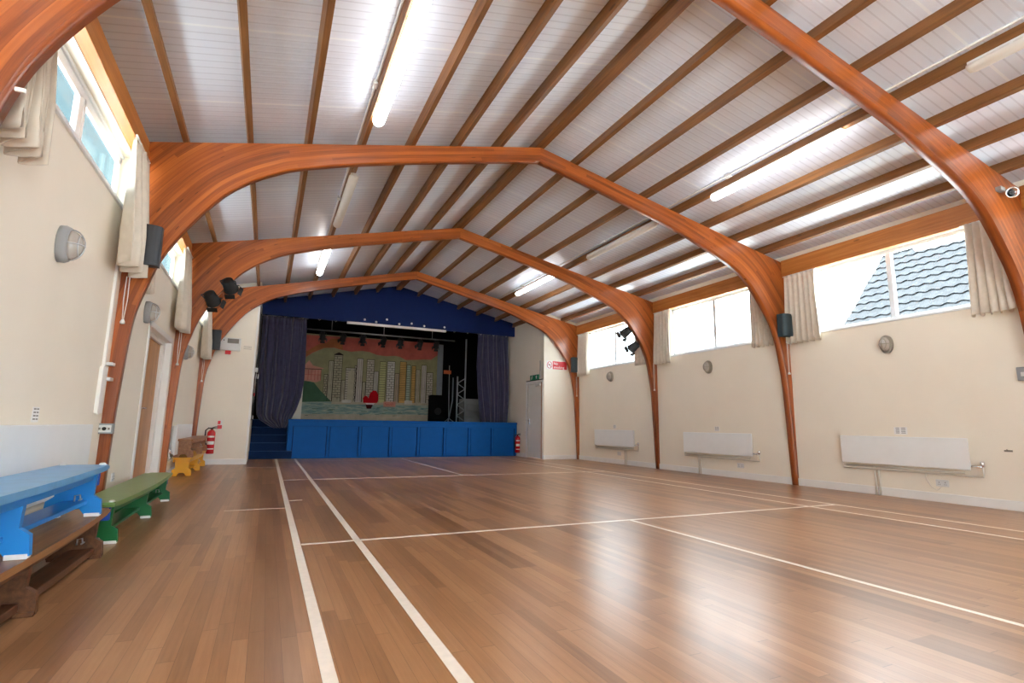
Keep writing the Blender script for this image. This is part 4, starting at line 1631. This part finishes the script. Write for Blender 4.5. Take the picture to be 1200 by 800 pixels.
b.mat(0)
b.box(bx(60), bx(1118), BY, BY + .02, ZS - .015, bz(600, 80) + .04)
rect('bd_sky', 62, 120, 1116, 640, 1)
paint('bd_cloud', [(90, 255), (140, 215), (220, 172), (290, 165), (350, 180), (420, 190), (500, 178), (560, 185), (620, 205), (690, 212), (760, 205), (800, 210), (850, 235), (930, 230), (1000, 222), (1060, 222), (1116, 180), (1116, 75), (62, 75), (62, 290)], 2)
paint('bd_brown', [(62, 280), (90, 250), (130, 215), (215, 172), (290, 162), (360, 178), (350, 130), (320, 92), (270, 92), (235, 130), (180, 145), (62, 230)], 3)
rect('bd_water', 62, 590, 1116, 720, 1.5)
rect('bd_sand', 62, 690, 1116, 760, 2)
rect('bd_sand', 300, 585, 1116, 612, 2)
# towers: x0, x1, top, colour
T = [(232, 262, 380, 0), (262, 298, 270, 1), (298, 362, 215, 0), (362, 392, 420, 1), (388, 460, 320, 2), (455, 470, 300, 2), (470, 518, 240, 3), (545, 605, 245, 2), (518, 545, 430, 1),
     (600, 640, 340, 3), (645, 698, 258, 4), (705, 768, 252, 5), (770, 805, 350, 8), (806, 860, 250, 6), (862, 896, 275, 7), (904, 938, 280, 6), (940, 976, 310, 1), (985, 1028, 270, 3), (1030, 1084, 332, 2)]
for i, (x0, x1, y0, c) in enumerate(T):
    lv = 3 + (i % 2) * 1.0
    rect('bd_b%d' % c, x0, y0, x1, 594, lv)
    for xx in (x0, x1 - 3):
        rect('bd_line', xx, y0, xx + 3, 592, lv + 1)
    rect('bd_line', x0, y0, x1, y0 + 4, lv + 1)
    if c in (0, 4, 5, 6, 7, 2):
        yy = y0 + 18
        while yy < 575:
            rect('bd_line', x0 + 4, yy, x1 - 4, yy + 3, lv + 1)
            if c in (0, 5, 2):
                xm = x0 + (x1 - x0) * (.35 if int(yy) % 2 else .6)
                rect('bd_line', xm, yy, xm + 3, yy + 18, lv + 1)
            yy += 19 if c != 6 else 15
    else:
        for k in range(1, 3):
            xx = x0 + (x1 - x0) * k / 3
            rect('bd_line', xx, y0 + 10, xx + 2, 588, lv + 1)
paint('bd_line', [(298, 218), (330, 200), (364, 218), (364, 224), (298, 224)], 5.5)
paint('bd_b1', [(410, 594), (410, 360), (436, 330), (460, 360), (460, 594)], 5)
# hill and pagoda
paint('bd_hill', [(62, 440), (100, 432), (165, 448), (215, 510), (285, 580), (300, 592), (62, 600)], 5)
paint('bd_pink', [(90, 345), (208, 345), (212, 430), (180, 445), (90, 435)], 6)
paint('bd_pink', [(70, 340), (120, 275), (150, 315), (232, 334), (205, 345)], 6)
for xx in (118, 140, 165, 188, 207):
    rect('bd_cloud', xx, 350, xx + 4, 430, 7)
rect('bd_line', 80, 340, 214, 345, 7)
rect('bd_cloud', 95, 385, 210, 389, 7)
# wave strokes
rnd = random.Random(11)
for k in range(70):
    x = rnd.uniform(80, 1060)
    y = rnd.uniform(622, 702)
    rect('bd_teal' if k % 3 else 'bd_hill', x, y, x + rnd.uniform(15, 45), y + rnd.uniform(2, 4), 3)
# quay-side blocks
rect('bd_pink', 690, 585, 785, 628, 6)
rect('bd_b5', 855, 575, 918, 606, 6)
rect('bd_b5', 375, 578, 440, 600, 6)
for k in range(9):
    rect('bd_red', 700 + k * 8, 600 + (k * 7) % 16, 706 + k * 8, 604 + (k * 7) % 16, 7)
# red boat
paint('bd_red', [(535, 598), (530, 560), (545, 540), (560, 545), (572, 562), (582, 520), (605, 498), (630, 502), (646, 530), (648, 570), (640, 598)], 9)
paint('whitesign', [(550, 600), (622, 600), (612, 612), (560, 612)], 9)
paint('bd_hull', [(553, 612), (608, 612), (596, 645), (562, 645)], 10)
b.build('painted_cloth', mats, t)
b = MB().box(bx(1112), bx(1158), BY - .10, BY - .06, ZS - .018, 3.72, bev=.004)
tag(b.build('scenery_flat', 'greyflat'), 'tall narrow grey scenery flat at the right edge of the backdrop', 'scenery flat')
b = MB().box(.52, .92, 17.3, 17.34, ZS - .018, 2.0, bev=.004)
tag(b.build('scenery_flat', 'wall'), 'pale scenery flat showing behind the left stage curtain', 'scenery flat')

# lighting bar with a row of spotlights in front of the backdrop
b = MB().tube([(.9, 16.9, 3.72), (5.6, 16.9, 3.72)], .024, 10)
for x in (1.6, 3.2, 4.8):
    b.tube([(x, 16.9, 3.72), (x, 16.9, 4.4)], .012, 6)
tag(b.build('lighting_bar', 'steel'), 'horizontal metal lighting bar above the backdrop', 'lighting bar')
names = ['at the left end', 'second from the left', 'third from the left', 'fourth from the left', 'third from the right', 'second from the right', 'at the right end']
for i, x in enumerate((1.35, 1.95, 2.55, 3.2, 3.75, 4.4, 4.95)):
    spotlight((x, 16.9, 3.53), (.1 * (-1) ** i, .7, -.6), 'black stage spotlight on the lighting bar, %s' % names[i], (0, 0, .165), .085, .25, 'spotlights on the stage lighting bar', 14)

# truss tower and other stage kit on the right
t = thing('truss_tower', (5.73, 16.5, ZS - .02), 'aluminium ladder truss tower standing at the right of the stage', 'truss')
x0, x1, zb, zt = 5.60, 5.87, ZS - .02, 2.48
MB().tube([(x0, 16.5, zb), (x0, 16.5, zt)], .025, 10).build('chord', 'alu', t)
MB().tube([(x1, 16.5, zb), (x1, 16.5, 3.75)], .025, 10).build('chord', 'alu', t)
n = 8
hh = (zt - zb - .1) / n
for k in range(n):
    za, zc = zb + .05 + k * hh, zb + .05 + (k + 1) * hh
    p, q = ((x0, 16.5, za), (x1, 16.5, zc)) if k % 2 else ((x1, 16.5, za), (x0, 16.5, zc))
    MB().tube([p, q], .014, 8).build('brace', 'alu', t)
MB().box(x0 - .08, x1 + .08, 16.35, 16.65, zb, zb + .02, bev=.004).build('base_plate', 'steel', t)

t = thing('microphone_stand', (5.36, 16.7, ZS - .02), 'thin metal stand with an orange label beside the truss tower', 'stand')
MB().tube([(5.40, 16.7, ZS), (5.37, 16.7, 2.85)], .012, 8).build('pole', 'steel', t)
b = MB()
for a in (0, 2.1, 4.2):
    b.tube([(5.40, 16.7, ZS + .12), (5.40 + .2 * math.cos(a), 16.7 + .2 * math.sin(a), ZS - .01)], .009, 6)
split_build(b, 'tripod_leg', 'steel', t)
b = MB().tube([(5.40, 16.68, ZS + .1), (5.50, 16.66, 1.7), (5.50, 16.66, 2.45)], .02, 8)
split_build(b, 'cable', 'greyflat', t)
MB().box(5.17, 5.42, 16.64, 16.68, 2.56, 2.68, bev=.004).build('orange_label', 'terracotta', t)

for k in range(4):
    b = MB().box(6.02, 6.70, 17.0, 17.5, ZS - .02 + .205 * k, ZS - .02 + .205 * (k + 1) - .006, bev=.006)
    tag(b.build('staging_block', 'step_paint'), ['bottom', 'second lowest', 'second highest', 'topmost'][k] + ' pale grey staging block in the stack behind the right stage curtain', 'block', 'stacked staging blocks')
b = MB().box(5.02, 5.48, 17.45, 17.85, ZS - .02, 1.9, bev=.01)
o = tag(b.build('speaker_cabinet', 'black'), 'black cabinet on the stage floor right of the backdrop', 'cabinet')
b = MB().lathe([(.10, 0), (.12, .01), (.10, .014), (.02, .02), (0, .02)], (5.25, 17.45, 1.35), '-Y', 20)
b.build('cone', 'rubber', o)

# ================================================================== OUTSIDE
g = MB().box(-60, 70, -60, 80, -.5, -.22)
structure(g.build('ground', 'ground'))
# deep eaves on the left of the hall
b = MB().prism([(XL - 1.5, 3.475), (XL - .152, 3.475), (XL - .152, 3.54), (XL - 1.5, 3.54)], 'XZ', YB - .3, YE + 1)
b.box(XL - 1.55, XL - 1.5, YB - .3, YE + 1, 3.38, 3.62)
structure(b.build('trim_2', 'soffit'))

# neighbouring house with a tiled roof beyond the right windows
hs = thing('neighbour_house', (15.5, 5, -.22), 'neighbouring house with a grey tiled roof seen through the nearest right window', 'house')
MB().box(13.4, 19.0, 1.0, 8.5, -.22, 2.9).build('house_wall', 'render', hs)
b = MB()
rx0, rz0, rx1, rz1 = 13.0, 2.75, 18.2, 7.10
ncs, nyy = 16, 180
ya0, ya1 = 0.0, 8.85       # eave length
yb1 = 9.82                 # ridge end (hipped)
rows = []
for c in range(ncs):
    f0, f1 = c / ncs, (c + 1) / ncs + .01
    for f, lift in ((f0, .055), (f1, .015)):
        row = []
        yend = ya1 + (yb1 - ya1) * f
        for i in range(nyy + 1):
            y = ya0 + (yend - ya0) * i / nyy
            wv = .022 * math.sin(y * 2 * PI / .30)
            row.append(b.bm.verts.new((rx0 + (rx1 - rx0) * f - .6 * (lift + wv), y, rz0 + (rz1 - rz0) * f + .75 * (lift + wv))))
        rows.append(row)
fs = []
for A, B in zip(rows, rows[1:]):
    for i in range(nyy):
        fs.append(b.bm.faces.new((A[i], A[i + 1], B[i + 1], B[i])))
b._tag(fs)
b.quad((rx0, ya1, rz0), (rx1, yb1, rz1), (2 * rx1 - rx0, ya1, rz0))
b.quad((rx1, ya0, rz1), (rx1, yb1, rz1), (2 * rx1 - rx0, ya1, rz0), (2 * rx1 - rx0, ya0, rz0))
b.build('tiled_roof', 'tile', hs)

# ================================================================== LIGHT
w = bpy.data.worlds.new('overcast_sky')
scene.world = w
w.use_nodes = True
nt = w.node_tree
bg = nt.nodes['Background']
bg.inputs[0].default_value = (.86, .945, 1.0, 1)
bg.inputs[1].default_value = 6.0

sun = bpy.data.lights.new('sun', 'SUN')  # added so the ground outside bounces more light to the ceiling
sun.energy = 18.0
sun.angle = math.radians(4)
sun.color = (1.0, .99, .97)
so = bpy.data.objects.new('sun', sun)
COL.objects.link(so)
so.rotation_euler = Vector((.16, .62, -1.0)).to_track_quat('-Z', 'Y').to_euler()

# ================================================================== CAMERA
yaw, pitch, roll, F = 0.4295, 0.1588, 0.0138, 616.2
f = Vector((math.sin(yaw) * math.cos(pitch), math.cos(yaw) * math.cos(pitch), math.sin(pitch)))
r = Vector((math.cos(yaw), -math.sin(yaw), 0))
u = r.cross(f)
r2 = r * math.cos(roll) + u * math.sin(roll)
u2 = -r * math.sin(roll) + u * math.cos(roll)
cam = bpy.data.cameras.new('camera')
co = bpy.data.objects.new('camera', cam)
COL.objects.link(co)
co.matrix_world = Matrix(((r2.x, u2.x, -f.x, 0), (r2.y, u2.y, -f.y, 0), (r2.z, u2.z, -f.z, .9), (0, 0, 0, 1)))
cam.sensor_width = 36
cam.lens = F / 1200 * 36
cam.clip_start = .05
scene.camera = co

vs = scene.view_settings
vs.view_transform = 'Standard'
vs.look = 'None'
vs.exposure = 1.45
vs.gamma = 1.0
vs.use_curve_mapping = False
scene.cycles.max_bounces = 10
scene.cycles.diffuse_bounces = 6
scene.cycles.transparent_max_bounces = 12
scene.cycles.sample_clamp_indirect = 6.0
scene.cycles.caustics_reflective = False
scene.cycles.caustics_refractive = False
